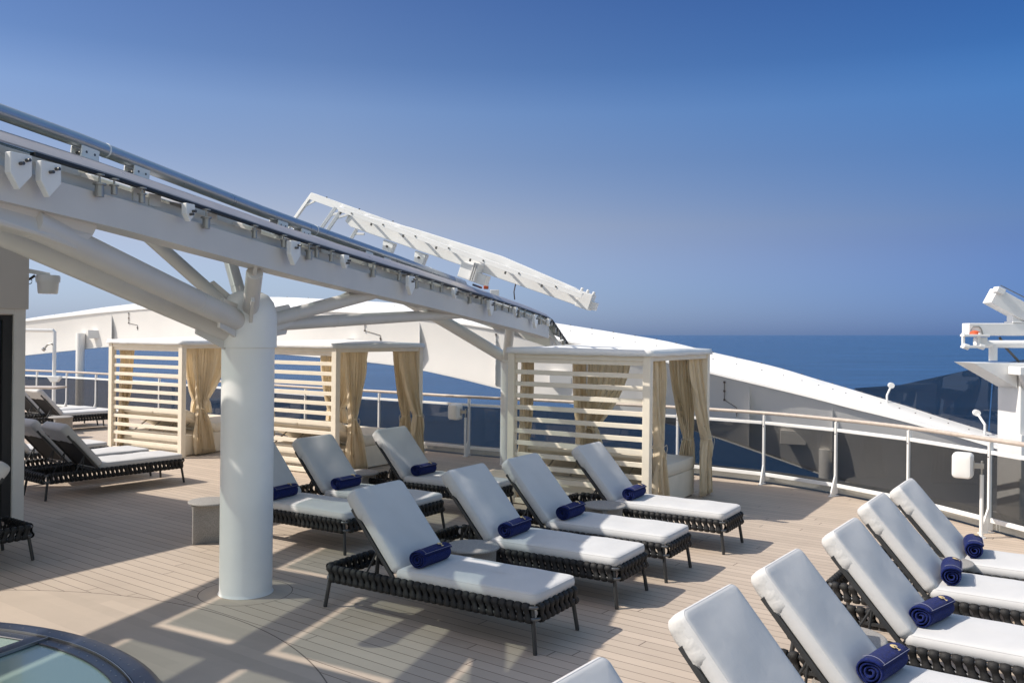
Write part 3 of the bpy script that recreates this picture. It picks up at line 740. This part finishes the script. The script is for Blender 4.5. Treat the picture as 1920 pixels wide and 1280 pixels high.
for fr_, zt in ((.105, 1.75), (.355, 1.75), (.555, 1.05), (.772, .55)):       # supports of the arch
    i = int(fr_ * (n_ - 1)); p = BOT[i] - outv(i) * .18 - ar_o
    MB().tube([V(p.x, p.y, -.5), V(p.x, p.y, BOT[i].z + .45)], .12, 20).build('support_column', 'white', ar, smooth=True)
for fr_ in (.125, .27, .53, .735):                 # work lights on the inner face
    i = int(fr_ * (n_ - 1)); o_ = outv(i); t_ = V(-o_.y, o_.x, 0); p = LIP[i].lerp(BOT[i], .62) + o_ * .05 - ar_o
    mb = MB(); mb.box(p, (.42, .16, .24), (t_, o_, V(0, 0, 1))); mb.build('flood_light', 'ring', ar, bevel=.01)
for fr_ in (.17, .37, .47, .68):                    # cable clipped to the face
    i = int(fr_ * (n_ - 1)); mb = MB()
    mb.tube([bulge(min(n_ - 1, i + k // 5), .08 + k * .07) - outv(i) * .015 for k in range(8)], .006, 5)
    for k in (0, 2, 4, 6): mb.box(bulge(min(n_ - 1, i + k // 5), .08 + k * .07) - outv(i) * .02, (.03, .03, .03))
    mb.build('cable', 'cable', ar)

# ------------------------------------------------------------------ wind screen on the arch
ws_o = V(6.4, 13.4, 1.1)
def dpt(u, v, Y):      # plan helper used while measuring; gives deck metres
    x = (u - 960) / 1671; y = (625.5 - v) / 1671
    return V((x * cr - y * sr) * Y, Y, 2.3 + (y * cr + x * sr) * Y)
ws = thing('wind_screen', 'dark smoked glass wind screen standing on the low right end of the white arch', 'glass screen', ws_o)
wt = [V(5.62, 14.58, 1.47), V(6.10, 13.98, 1.56), V(6.50, 13.40, 1.74), V(6.86, 12.70, 1.93), V(7.10, 12.1, 2.05)]
wb = [V(5.62, 14.58, 1.43), V(6.08, 13.96, 1.27), V(6.44, 13.42, 1.12), V(6.81, 12.72, .97), V(7.04, 12.1, .87)]
mb = MB()
for a_, c in ((0, 3),): mb.grid([[p - ws_o for p in wb[:4]], [p - ws_o for p in wt[:4]]])
o = mb.build('glass_pane', 'windglass', ws); sd = o.modifiers.new('t', 'SOLIDIFY'); sd.thickness = .012
mb = MB(); mb.grid([[p - ws_o for p in (wb[3].lerp(wb[4], .03), wb[4])], [p - ws_o for p in (wt[3].lerp(wt[4], .03), wt[4])]])
o = mb.build('glass_pane', 'windglass', ws); sd = o.modifiers.new('t', 'SOLIDIFY'); sd.thickness = .012
for p, q, kx in ((V(5.88, 13.95, 1.27), V(5.98, 14.02, 1.55), .10), (V(6.62, 12.45, .97), V(6.66, 12.74, 1.24), -.10), (V(6.78, 12.1, .93), V(6.86, 12.4, 1.19), -.07)):
    mb = MB(); mid = p + V(0, 0, .13); mb.tube([p - ws_o, mid - ws_o, q - ws_o], .017, 8); mb.box(p - V(0, 0, .03) - ws_o, (.16, .10, .02))
    mb.tube([q - ws_o - V(.02, .05, 0), q - ws_o + V(.01, .06, 0)], .045, 12); mb.build('clamp_arm', 'white', ws, smooth=True)

# ------------------------------------------------------------------ white pillar and crane at the right edge
pl = thing('bracket_pillar', 'white steel pillar with a pointed bracket arm at the right edge', 'pillar', (6.75, 11.05, 0))
MB().box((-.13, .0, 1.02), (.95, .5, 1.86), (V(1, 0, 0), V(0, 1, 0), V(0, 0, 1))).build('shaft', 'white', pl, bevel=.01).location = (.02 + .0, 0, 0)
mb = MB(); mb.prism([(-1.15, -.22, 2.005), (-.60, -.22, 1.70), (-.605, -.22, 1.96), (.5, -.22, 1.96), (.5, -.22, 2.005)], (0, .46, 0)); mb.build('bracket_arm', 'white', pl, bevel=.004)
mb = MB(); mb.box((.05, -.36, 1.92), (1.55, .26, .10)); mb.prism([(-.72, -.48, 1.87), (-.55, -.30, 1.70), (.6, -.30, 1.20), (.6, -.48, 1.87)], (0, .05, 0)); mb.build('gusset', 'white', pl, bevel=.01)
MB().prism([(-.605, -.27, 1.15), (-.15, -.27, 1.15), (-.02, -.27, .98), (-.15, -.27, .70), (-.605, -.27, .60)], (0, -.05, 0)).build('cover_plate', 'white', pl, bevel=.004)
ck = thing('maintenance_crane', 'white maintenance crane with a raised boom and orange cover at the right edge', 'crane', (6.4, 11.0, 2.0))
Y0 = 0
def cp(u, v, dy=0): return dpt(u, v, 11.0 + dy) - V(6.4, 11.0, 2.0)
MB().tube([cp(1862, 676), cp(1862, 648)], .05, 16).build('pedestal', 'white', ck, smooth=True)
MB().tube([cp(1838, 645), cp(1990, 645)], .047, 16).build('pipe', 'white', ck, smooth=True)
mb = MB(); mb.bar(cp(1810, 617.5, .1), cp(2000, 617.5, .1), .18, .155); mb.build('arm', 'white', ck, bevel=.01)
mb = MB(); a_, c = cp(1857, 554, .1), cp(2010, 637, .1); mb.bar(a_, c, .2, .205); mb.build('boom', 'white', ck, bevel=.006)
MB().bar(cp(1866, 542, .0), cp(1880, 548, .0), .12, .07).build('boom_cap', 'white', ck, bevel=.006)
MB().tube([cp(1876, 535, 0), cp(1990, 592, 0)], .007, 6).build('stay_rod', 'steel', ck, smooth=True)
mb = MB(); mb.box(cp(1903, 598, .1), (.13, .14, .10)); mb.box(cp(1906, 604, .1), (.2, .2, .02)); mb.build('boom_mount', 'white', ck, bevel=.004)
mb = MB(); c0 = cp(1827, 636)
for x in (1806, 1835):
    mb.box(cp(x, 636, -.1), (.03, .04, .16)); mb.tube([cp(x, 648, -.12), cp(x + 10, 651, -.12)], .035, 10)
mb.box(cp(1828, 629, -.1), (.32, .10, .03)); mb.box(cp(1824, 650, -.1), (.26, .10, .03)); mb.box(cp(1838, 640, .0), (.12, .12, .10))
mb.build('bogie', 'white', ck, bevel=.006)
mb = MB(); q = [cp(1818, 627, -.005), cp(1821, 617, -.005), cp(1825, 612, -.005), cp(1836, 612, -.005), cp(1840, 617, -.005), cp(1843, 627, -.005)]
mb.tube(q, .008, 6); mb.build('guard_loop', 'steel', ck, smooth=True)
MB().lathe([(0, .05), (.03, .045), (.055, .03), (.06, 0), (0, 0)], 14, cp(1828, 627, -.06)).build('motor_cover', 'orange', ck, smooth=True)
mb = MB(); mb.tube([cp(1874, 632, .1), cp(1886, 652, .1), cp(1911, 678, .1)], .016, 8); mb.build('damper', 'bolt', ck, smooth=True)

# ------------------------------------------------------------------ tree column under the canopy
CX, CY = -2.324, 7.86
tcol = thing('branching_column', 'thick white round column with branching arms carrying the canopy', 'column', (CX, CY, 0))
MB().lathe([(0, 0), (.236, 0), (.238, .004), (.232, .012), (.2255, .03), (.2255, 2.17)], 64).build('shaft', 'white', tcol, smooth=True)
MB().lathe([(.226, 2.155), (.243, 2.157), (.244, 2.40), (.240, 2.46), (.215, 2.55), (.165, 2.615), (.09, 2.65), (0, 2.66)], 64).build('cap', 'white', tcol, smooth=True, angle=60)
EU, EW = V(.35, .94, 0).normalized(), V(-.94, .35, 0).normalized()
EZ = [(-6, 3.62), (-4.2, 3.45), (-2.4, 3.325), (-1.5, 3.265), (-.5, 3.175), (.5, 3.085), (1.6, 3.005), (3.0, 2.91), (4.5, 2.795), (6.0, 2.68), (7.1, 2.585), (7.55, 2.535), (8.45, 2.15)]
def ez(t):
    p = EZ
    for i in range(len(p) - 1):
        if t <= p[i + 1][0]: k = (t - p[i][0]) / (p[i + 1][0] - p[i][0]); return p[i][1] + (p[i + 1][1] - p[i][1]) * k
    return p[-1][1]
SL = .322
def roof(t, w, dz=0): return V(-2, 7.2, 0) + EU * t + EW * w + V(0, 0, ez(t) + SL * w - .012 * w * w * .5 + dz)
hub = V(0, 0, 2.42); Co = V(CX, CY, 0)
tips = [(roof(-2.05, .15, -.43), .09), (V(-3.83, 6.3, 3.06), .09), (V(-3.37, 7.45, 3.36), .056), (V(-2.92, 8.9, 3.33), .060),
        (roof(.03, .12, -.36), .068), (roof(2.0, .15, -.33), .064), (roof(4.3, .15, -.31), .062)]
hub = V(0, 0, 2.345)
for bi, (p, r) in enumerate(tips):
    hb = hub - V(0, 0, .13) if bi == 1 else hub
    q = p - Co; d = (q - hb).normalized(); start = hb + d * .10
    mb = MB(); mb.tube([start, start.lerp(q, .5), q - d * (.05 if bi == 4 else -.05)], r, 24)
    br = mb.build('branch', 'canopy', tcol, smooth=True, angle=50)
    side = d.cross(V(0, 0, 1)).normalized(); upn = side.cross(d)
    if upn.z < 0: upn = -upn
    mb = MB(); top = upn * (r + .035); bt = -upn * (r + .035); o_ = side * .015
    mb.prism([start + d * .05 + top * 1.1 - o_, start + d * .38 + top - o_, start + d * .40 + upn * r * .6 - o_, start + d * .40 - upn * r * .6 - o_, start + d * .38 + bt - o_, start + d * .05 + bt * 1.25 - o_], side * .03)
    mb.build('root_gusset', 'canopy', br, bevel=.004)
    mb = MB()
    if bi in (0, 1, 4, 5, 6):
        mb.prism([q - d * .45 - o_ + upn * r * .9, q - o_ + V(0, 0, .16), q + d * .10 - o_ + V(0, 0, .14), q + d * .06 - o_ - upn * r * .5, q - d * .40 - o_], side * .03)
        mb.build('tip_gusset', 'canopy', br, bevel=.004)
    if bi == 0:
        mb = MB(); mb.prism([roof(-3.4, .07, -.29) - Co, roof(-1.62, .07, -.29) - Co, q - d * .42 + upn * r * .8 - EW * .08, q - d * .30 - upn * r * .7 - EW * .08, q + d * .02 - upn * r * .9 - EW * .08, roof(-3.4, .07, -.40) - Co], EW * .16)
        mb.build('bracket_box', 'canopy', br, bevel=.02)
    mb = MB(); w0 = start.lerp(q, .30); mb.tube([w0 - d * .004, w0 + d * .004], r + .0022, 24); mb.build('weld_seam', 'canopy', br, smooth=True)

# ------------------------------------------------------------------ glass canopy
cn = thing('glass_canopy', 'tinted glass canopy on a white curved edge beam over the deck', 'canopy', (-2, 7.2, 0))
O = V(-2, 7.2, 0)
ts = [-6 + .25 * i for i in range(59)]
def strip(off_list, name, m, t0=-6, t1=8.45, smooth=True, angle=30, parent=cn):
    """closed section swept along the edge; off_list of (w, dz) below the glass plane"""
    mb = MB(); tt = [t0 + (t1 - t0) * i / 48 for i in range(49)]
    rows = [[roof(t, 0) + EW * w + V(0, 0, dz) - O for w, dz in off_list] for t in tt]
    mb.grid(rows, True); n = len(off_list); mb.add(rows[0], [tuple(range(n))]); mb.add(rows[-1], [tuple(range(n))])
    return mb.build(name, m, parent, smooth=smooth, angle=angle)
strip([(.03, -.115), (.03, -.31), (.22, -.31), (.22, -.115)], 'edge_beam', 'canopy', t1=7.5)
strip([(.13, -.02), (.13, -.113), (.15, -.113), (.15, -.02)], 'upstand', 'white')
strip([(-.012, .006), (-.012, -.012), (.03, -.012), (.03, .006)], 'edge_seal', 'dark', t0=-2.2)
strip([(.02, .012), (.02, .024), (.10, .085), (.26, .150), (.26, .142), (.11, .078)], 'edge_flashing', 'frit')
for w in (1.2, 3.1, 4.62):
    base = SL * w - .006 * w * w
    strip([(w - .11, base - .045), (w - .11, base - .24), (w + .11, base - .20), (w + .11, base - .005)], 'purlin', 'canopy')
RT = [-6.3, -4.45, -2.55, -.72, 1.1, 2.95, 4.8, 6.6, 8.3]
for t in RT:
    mb = MB(); rows = []
    for k in range(9):
        w = .24 + (4.55 - .24) * k / 8; c = roof(t, w) - O
        rows.append([c + EU * sx_ + V(0, 0, z) for sx_, z in ((-.10, -.035), (.10, -.035), (.10, -.22), (-.10, -.22))])
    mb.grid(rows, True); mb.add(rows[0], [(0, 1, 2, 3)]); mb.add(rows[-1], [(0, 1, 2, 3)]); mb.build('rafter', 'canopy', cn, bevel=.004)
WS = [0.0, 1.2, 3.1, 4.62]
for i in range(len(RT) - 1):
    for j in range(3):
        g = .175
        t0, t1 = RT[i] + g, RT[i + 1] - .06; w0, w1 = (WS[j] + (.0 if j == 0 else .08)), WS[j + 1] - g
        rows = [[roof(t0 + (t1 - t0) * a_ / 3, w0 + (w1 - w0) * b_ / 3, .005) - O for a_ in range(4)] for b_ in range(4)]
        o = MB().grid(rows).build('glass_pane', 'roofglass', cn); sd = o.modifiers.new('t', 'SOLIDIFY'); sd.thickness = .016
# rail for the maintenance gantry
def rp_(t): return roof(t, .42) + V(0, 0, .172 - .015 * (t + 2))
pipe = MB().tube([rp_(t) - O for t in [-6 + .5 * i for i in range(22)] + [4.95]], .050, 20)
pipe = pipe.build('gantry_rail', 'railpipe', cn, smooth=True, angle=50)
mb = MB()
for t in (-3.2, -1.25, 1.35, 3.9): 
    p = rp_(t) - O; d = (rp_(t + .05) - rp_(t)).normalized(); mb.tube([p - d * .006, p + d * .006], .0525, 20)
mb.build('pipe_joint', 'white', pipe, smooth=True)
for t in (-2.55, -1.42, -.95, .78, 1.15, 2.35, 2.75, 3.55, 4.55):
    p = rp_(t) - O; d = (rp_(t + .05) - rp_(t)).normalized(); up = V(0, 0, 1); y = up.cross(d).normalized(); z = d.cross(y)
    mb = MB()
    for s_ in (-.045, .045): mb.box(p - z * .078 + y * s_, (.15, .012, .08), (d, y, z))
    mb.box(p - z * .118, (.12, .14, .014), (d, y, z)); mb.tube([p - z * .12, p - z * .20], .035, 10)
    br = mb.build('rail_bracket', 'white', cn, bevel=.003)
    mb = MB()
    for s_ in (-.035, .035): mb.tube([p - z * .075 + d * s_ - y * .052, p - z * .075 + d * s_ + y * .062], .009, 8)
    mb.build('bolt', 'bolt', br)
# plate brackets and glass fittings under the edge
for k, t in enumerate((-2.36, -2.16, -.98, .30, 1.12, 2.45, 3.6, 4.75, 5.7, 6.55, 7.2)):
    c = roof(t, .0) - O; mb = MB(); sc = 1.35 if k in (0, 1, 3, 5, 7, 9) else .85
    q = [c + EU * (a_ * sc) + V(0, 0, z * sc) - EW * .035 for a_, z in ((-.045, -.035), (.06, -.035), (.06, -.12), (.0, -.185), (-.045, -.12))]
    mb.prism(q, -EW * .045); br = mb.build('plate_bracket', 'white', cn, bevel=.005)
    mb = MB()
    for a_, z in ((.03, -.08), (.0, -.105)): p = c + EU * a_ * sc + V(0, 0, z) - EW * .08; mb.tube([p, p - EW * .03], .010, 8)
    mb.build('bolt', 'bolt', br)
for k, t in enumerate((-1.72, -1.60, -1.36, -.72, -.15, .24, .62, .74, .98, 1.75, 2.30, 2.58, 2.7, 3.1, 3.35, 4.2, 4.6, 4.9, 5.05, 5.35, 5.6, 6.0, 6.25, 6.7, 6.95, 7.3, 7.5, 7.7, 7.9, 8.05, 8.2)):
    c = roof(t, .0) - O - EW * .005; s_ = .95 if k % 3 else 1.3
    mb = MB(); mb.tube([c + V(0, 0, -.012), c + V(0, 0, -.05 * s_)], .007, 8); mb.tube([c + V(0, 0, -.05 * s_), c + V(0, 0, -.058 * s_)], .031 * s_, 16)
    mb.tube([c + V(0, 0, -.058 * s_), c + V(0, 0, -.115 * s_)], .021 * s_, 16); mb.tube([c + V(0, 0, -.008), c + V(0, 0, -.016)], .03, 12)
    mb.build('glass_fitting', 'fitting', cn, smooth=True)
for t in (-1.25, -1.1, -.5, .05, .5, 1.45, 2.1, 2.9, 3.7, 4.4, 5.1, 6.1, 7.0):
    c = roof(t, .125) - O
    MB().box(c + V(0, 0, -.068), (.11, .014, .085), (EU, EW, V(0, 0, 1))).build('joint_plate', 'white', cn, bevel=.003)
mb = MB()
for i in range(30):
    t = -3 + i * .36; c = roof(t, .245) - O; mb.box(c + V(0, 0, .024), (.035, .02, .008), (EU, EW, V(0, 0, 1)))
mb.build('clip', 'bolt', cn)

# slender far post with its own strut
p2 = thing('slender_column', 'slender white column with a slanting strut beside the right-hand cabana', 'column', (-.09, 15.65, 0))
MB().lathe([(0, 0), (.105, 0), (.10, .02), (.10, 1.80), (.13, 1.81), (.13, 1.90), (0, 1.92)], 32).build('shaft', 'white', p2, smooth=True)
MB().tube([(0, 0, 1.86), (-1.95 + .09, 14.6 - 15.65, 2.98)], .10, 20).build('strut', 'white', p2, smooth=True)
MB().tube([(0, 0, 1.86), roof(7.3, .6, -.2) - V(-.09, 15.65, 0)], .08, 20).build('strut', 'white', p2, smooth=True)
MB().tube([(0, 0, 1.86), roof(6.2, 3.1, -.2) - V(-.09, 15.65, 0)], .08, 20).build('strut', 'white', p2, smooth=True)

# ------------------------------------------------------------------ gantry on the canopy rail
g_o = V(-.55, 11.6, 2.95)
gn = thing('maintenance_gantry', 'white maintenance gantry reaching up over the glass canopy', 'gantry', g_o)
R0, L0 = dpt(1097, 578, 10.97), dpt(645, 421, 12.3)
gx = (L0 - R0).normalized(); gy = V(0, 0, 1).cross(gx).normalized(); gz = gx.cross(gy)
if gz.z < 0: gy, gz = -gy, -gz
far = V(gx.y, -gx.x, 0).normalized()
if far.y < 0: far = -far
LEN = (L0 - R0).length
def gp(s, z=0, f=0): return R0 + gx * (s * LEN) + gz * z + far * f - g_o
mb = MB(); mb.prism([gp(0), gp(0, .15), gp(.06, .20), gp(.35, .28), gp(.72, .255), gp(.965, .20), gp(.995, .14), gp(1.0, .05), gp(.97, 0)], far * .10)
mb.build('main_beam', 'white', gn, bevel=.006)
mb = MB(); mb.bar(gp(.005, .165, -.20), gp(1.0, .215, -.20), .06, .018, up=gz); mb.bar(gp(.005, .14, -.226), gp(1.0, .19, -.226), .007, .055, up=gz); mb.build('near_rail', 'white', gn, bevel=.002)
FR, FL = V(.70, 11.6, 2.93) - g_o, V(-2.93, 13.0, 4.305) - g_o
def fp(q, dz=0): return FR.lerp(FL, q) + gz * dz
mb = MB(); mb.bar(fp(0), fp(1), .09, .035, up=gz); mb.bar(fp(0, -.045) - far * .04, fp(1, -.045) - far * .04, .01, .08, up=gz); mb.build('far_rail', 'white', gn, bevel=.002)
for k in range(9):
    s = .05 + k * .115; MB().bar(gp(s, .15 + .05 * s, -.22), fp(s * .90, -.03), .035, .016, up=gz).build('cross_member', 'white', gn)
mb = MB()
for k in range(7):
    s = .10 + k * .14; mb.tube([gp(s, .145 + .05 * s, -.229), gp(s, .145 + .05 * s, -.24)], .011, 6); mb.box(gp(s + .05, .10 + .05 * s, -.215), (.02, .02, .04), (gx, far, gz))
    mb.tube([fp(s, .015), fp(s, .033)], .011, 6)
mb.build('bolt', 'bolt', gn)
for a_, c in ((FL, V(-3.35, 13.2, 3.80) - g_o), (V(-2.51, 12.6, 4.06) - g_o, V(-2.74, 12.6, 3.72) - g_o), (V(-2.366, 12.3, 3.987) - g_o, V(-2.60, 12.3, 3.64) - g_o), (V(-2.19, 12.5, 3.74) - g_o, V(-2.30, 12.5, 3.56) - g_o)):
    mb = MB(); mb.bar(a_, c, .045, .045); mb.bar(a_ - gx * .13 + V(0, 0, -.03), a_.lerp(c, .35), .02, .03); mb.build('leg', 'white', gn, bevel=.003)
for s in (.80, .66):                                 # wheel bogies
    c = gp(s, -.02, .03); mb = MB(); mb.prism([c + gx * .09, c - gx * .09, c - gx * .075 - gz * .15, c - gz * .19, c + gx * .06 - gz * .16], far * .09)
    mb.tube([c - gz * .21 - far * .02, c - gz * .21 + far * .10], .055, 16); o = mb.build('wheel_bogie', 'white', gn, bevel=.006)
    MB().tube([c - gz * .07 - far * .02, c - gz * .07 + far * .11], .016, 8).build('bolt', 'bolt', o)
c = gp(.44, -.02, .0); mb = MB()
mb.box(c + gx * .03 - gz * .02 - far * .05, (.17, .16, .20), (gx, far, gz)); mb.box(c - gx * .16 - gz * .06 - far * .03, (.22, .14, .13), (gx, far, gz))
for k in range(3): mb.box(c - gx * (.08 + .03 * k) - gz * .0 - far * .07, (.012, .20, .24), (gx, far, gz))
mb.build('drive_housing', 'white', gn, bevel=.008)
mb = MB(); e0 = rp_(4.9) - g_o; d = (rp_(4.9) - rp_(4.5)).normalized()
mb.tube([e0 - d * .3, e0 + d * .02], .052, 16); mb.tube([e0 + d * .02, e0 + d * .10 - V(0, 0, .05), e0 + d * .65 - V(0, 0, .06)], .06, 14); mb.tube([e0 + d * .6 - V(0, 0, .06), e0 + d * .95 - V(0, 0, .08)], .045, 14)
mb.box(e0 + d * 1.08 + V(0.05, 0, .0), (.13, .10, .13)); mb.build('drive_motor', 'white', gn, smooth=True, bevel=.004)
mb = MB(); mb.box(e0 + d * .72 + V(.06, 0, .05), (.07, .07, .05)); mb.build('stop_button', 'orange', gn, bevel=.01)
mb = MB(); mb.box(e0 + d * .55 + V(.0, 0, .04), (.30, .02, .025), (d, V(1, 0, 0), V(0, 0, 1))); mb.box(e0 + d * .78 + V(.02, 0, -.08), (.26, .03, .03), (d, V(1, 0, 0), V(0, 0, 1)))
for k in range(4): mb.box(e0 + d * (.1 + .22 * k) + V(0, -.06, -.1), (.05, .04, .06))
mb.build('cable_clamp', 'bolt', gn)
mb = MB(); c = gp(.03, .09, .05); mb.box(c - gx * .07, (.18, .16, .20), (gx, far, gz)); mb.box(c - gx * .18 - gz * .03, (.10, .10, .10), (gx, far, gz))
for k in range(3): mb.tube([c - gx * (.08 * k) + gz * .10 - far * .06, c - gx * (.08 * k) + gz * .14 - far * .06], .02, 6)
mb.build('end_stop', 'white', gn, bevel=.006)
mb = MB(); c = gp(.27, -.0, .04); mb.tube([c, c - V(.02, 0, .10), c - V(.01, 0, .2)], .008, 5); mb.build('hanging_cable', 'cable', gn)

# ------------------------------------------------------------------ speakers on posts
def speaker_at(x, y, zc, lab, w=.22, h=.30, rz=-.3, side=1):
    root = thing('speaker', lab, 'speaker', (x, y, 0), rz, 'white outdoor speakers by the railing')
    MB().tube([(0, 0, .0), (0, 0, zc - .10)], .022, 14).build('stand_pole', 'white', root, smooth=True)
    mb = MB(); mb.tube([(0, 0, zc - .10), (0, 0, zc + .06)], .014, 8); mb.box((-.04, 0, zc), (.12, .035, .06)); mb.box((-.09, 0, zc), (.012, .07, .12)); mb.build('bracket', 'steel', root, bevel=.003)
    c = cushion(w, h, .20, .05, .04, .015, 0, seed=2).build('cabinet', 'speaker', root, smooth=True, angle=60)
    c.rotation_euler = (math.radians(90), 0, math.radians(-18)); c.location = (-.20, 0, zc + .0)
    MB().tube([(0, 0, 0), (0, 0, .012)], .05, 16).build('base_plate', 'white', root)
    return root
sp1 = dpt(1842, 800, 10.3); speaker_at(sp1.x, 10.30, .83, 'white speaker on a post in front of the railing at the right')
sp2 = dpt(873, 800, 16.7); speaker_at(sp2.x, 16.62, .83, 'white speaker on a post by the railing between two cabanas')

# ------------------------------------------------------------------ building at the left edge
bl = thing('deck_house', 'shaded white deck house with a dark glass door at the left edge', 'building', (-5.838, 10.70, 0))
wd = V(-.52, -.855, 0); bk = V(-.855, .52, 0)      # along the visible wall, and away from it
bz = V(0, 0, 1)
def bp_(s, d, z): return wd * s + bk * d + V(0, 0, z)
mb = MB(); mb.prism([bp_(0, 0, 0), bp_(.14, 0, 0), bp_(.14, .14, 0), bp_(0, 4.0, 0)], (0, 0, 2.55))
mb.prism([bp_(.14, .0, 2.47), bp_(2.6, 0, 2.47), bp_(2.6, .14, 2.47), bp_(.14, .14, 2.47)], (0, 0, .08))
mb.prism([bp_(2.6, 0, 0), bp_(7, 0, 0), bp_(7, 4, 0), bp_(2.6, .14, 0)], (0, 0, 2.55)); mb.build('wall', 'wallp', bl, bevel=.004)
mb = MB(); mb.prism([bp_(-.02, -.03, 2.53), bp_(7, -.03, 2.53), bp_(7, 4, 2.53), bp_(-.02, 4, 2.53)], (0, 0, .80)); mb.build('fascia', 'fascia', bl, bevel=.01)
mb = MB(); mb.prism([bp_(.45, .35, 3.33), bp_(7, .35, 3.33), bp_(7, 4, 3.33), bp_(.45, 4, 3.33)], (0, 0, .75)); mb.build('unseen_shade_block', 'wallp', bl, bevel=.01)  # block added out of view to lengthen the house's shadow on the deck
mb = MB(); mb.prism([bp_(.145, .03, .02), bp_(.255, .03, .02), bp_(.255, .09, .02), bp_(.145, .09, .02)], (0, 0, 2.44)); mb.prism([bp_(.255, .03, 2.40), bp_(2.6, .03, 2.40), bp_(2.6, .09, 2.40), bp_(.255, .09, 2.40)], (0, 0, .06)); df = mb.build('door_frame', 'dark', bl)
mb = MB(); mb.prism([bp_(.256, .06, .02), bp_(2.6, .06, .02), bp_(2.6, .08, .02), bp_(.256, .08, .02)], (0, 0, 2.38)); mb.build('glass_door', 'doorglass', df)
# boxy camera dome on an arm
dm = thing('dome_camera', 'grey bucket-shaped camera housing on an arm at the corner of the deck house', 'camera', (-5.86, 10.75, 3.0))
da = dpt(90, 520, 10.95) - V(-5.86, 10.75, 3.0)
MB().bar((0, .02, .0), da + V(.02, 0, .03), .04, .05).build('arm', 'white', dm, bevel=.004)
MB().lathe([(0, -.20), (.105, -.20), (.112, -.185), (.128, .0), (.0, .0)], 28, da).build('housing', 'speaker', dm, smooth=True, angle=50)
MB().lathe([(.135, -.06), (.14, .0), (.13, .025), (.0, .032)], 28, da).build('lid', 'white', dm, smooth=True, angle=50)
mb = MB(); mb.tube([da + V(-.15, -.02, .02), da + V(-.20, -.03, -.02), da + V(-.24, -.02, -.03)], .016, 8)
mb.tube([da + V(-.22, -.02, .0) + V(.035 * math.cos(a_), 0, .035 * math.sin(a_) - .05) for a_ in [i * .5 for i in range(13)]], .005, 5); mb.build('cable', 'dark', dm, smooth=True)

# shower frame, bar ledge by the far rail
sh = thing('outdoor_shower', 'white shower post with a bent arm by the far left rail', 'shower', (-11.6, 22.6, 0))
MB().tube([(0, 0, 0), (0, 0, 2.22), (-.03, 0, 2.26), (-2.2, 0, 2.27)], .045, 14).build('frame', 'white', sh, smooth=True)
MB().tube([(0, 0, 1.86), (-.05, -.05, 1.93), (-.15, -.06, 1.9), (-.22, -.06, 1.80)], .022, 8).tube([(-.22, -.06, 1.80), (-.26, -.06, 1.76)], .05, 10).build('shower_head', 'steel', sh, smooth=True)
mb = MB(); mb.box((.05, -.06, 1.08), (.32, .14, .05)); mb.prism([(-.1, -.13, 1.06), (.2, -.13, 1.06), (.13, -.13, .96), (-.03, -.13, .96)], (0, .13, 0)); mb.build('soap_tray', 'white', sh, bevel=.01)
ct = thing('high_counter', 'thin brown counter top reaching out from behind the deck house', 'counter', (-8.9, 17.2, 0))
MB().box((-.55, 0, 1.17), (1.5, .5, .035)).build('counter_top', 'wood', ct, bevel=.004)
MB().tube([(-.9, 0, 0), (-.9, 0, 1.15)], .04, 12).build('leg', 'steel', ct, smooth=True)

# ------------------------------------------------------------------ round skylight in the foreground
sk = thing('round_skylight', 'round skylight of frosted green glass in a dark slate ring at bottom left', 'skylight', (-4.305, 4.20, 0))
MB().lathe([(2.385, .10), (2.39, .112), (2.50, .112), (2.52, .105), (2.55, .085), (2.565, .0)], 128).build('outer_ring', 'ringframe', sk, smooth=True, angle=30)
MB().lathe([(2.285, .092), (2.29, .098), (2.372, .098), (2.375, .08)], 128).build('inner_ring', 'ringframe', sk, smooth=True, angle=30)
MB().lathe([(2.376, .085), (2.376, .114), (2.383, .114), (2.383, .085)], 128).build('trim', 'steel', sk, smooth=True, angle=30)
mb = MB(); mb.lathe([(0, .085), (2.30, .085)], 96); mb.build('frosted_glass', 'skyglass', sk)
for k in range(8):
    a_ = math.radians(66.0 + 45 * k); d = V(math.cos(a_), math.sin(a_), 0); y = V(-d.y, d.x, 0)
    MB().box(d * 1.19 + V(0, 0, .093), (2.36, .13, .02), (d, y, V(0, 0, 1))).build('glazing_bar', 'ringframe', sk, bevel=.003)
    MB().box(d * 1.19 - y * .071 + V(0, 0, .102), (2.36, .010, .02), (d, y, V(0, 0, 1))).build('trim', 'steel', sk)
mb = MB()
for k in range(120):
    a_ = k * 2 * math.pi / 120 + .004 * math.sin(k * 3)
    for r, z in ((2.44, .112), (2.33, .098)): mb.tube([(r * math.cos(a_), r * math.sin(a_), z), (r * math.cos(a_), r * math.sin(a_), z + .003)], .0055, 6)
mb.build('bolt', 'steel', sk)
S.render.engine = 'CYCLES'
S.cycles.max_bounces = 10; S.cycles.transparent_max_bounces = 24
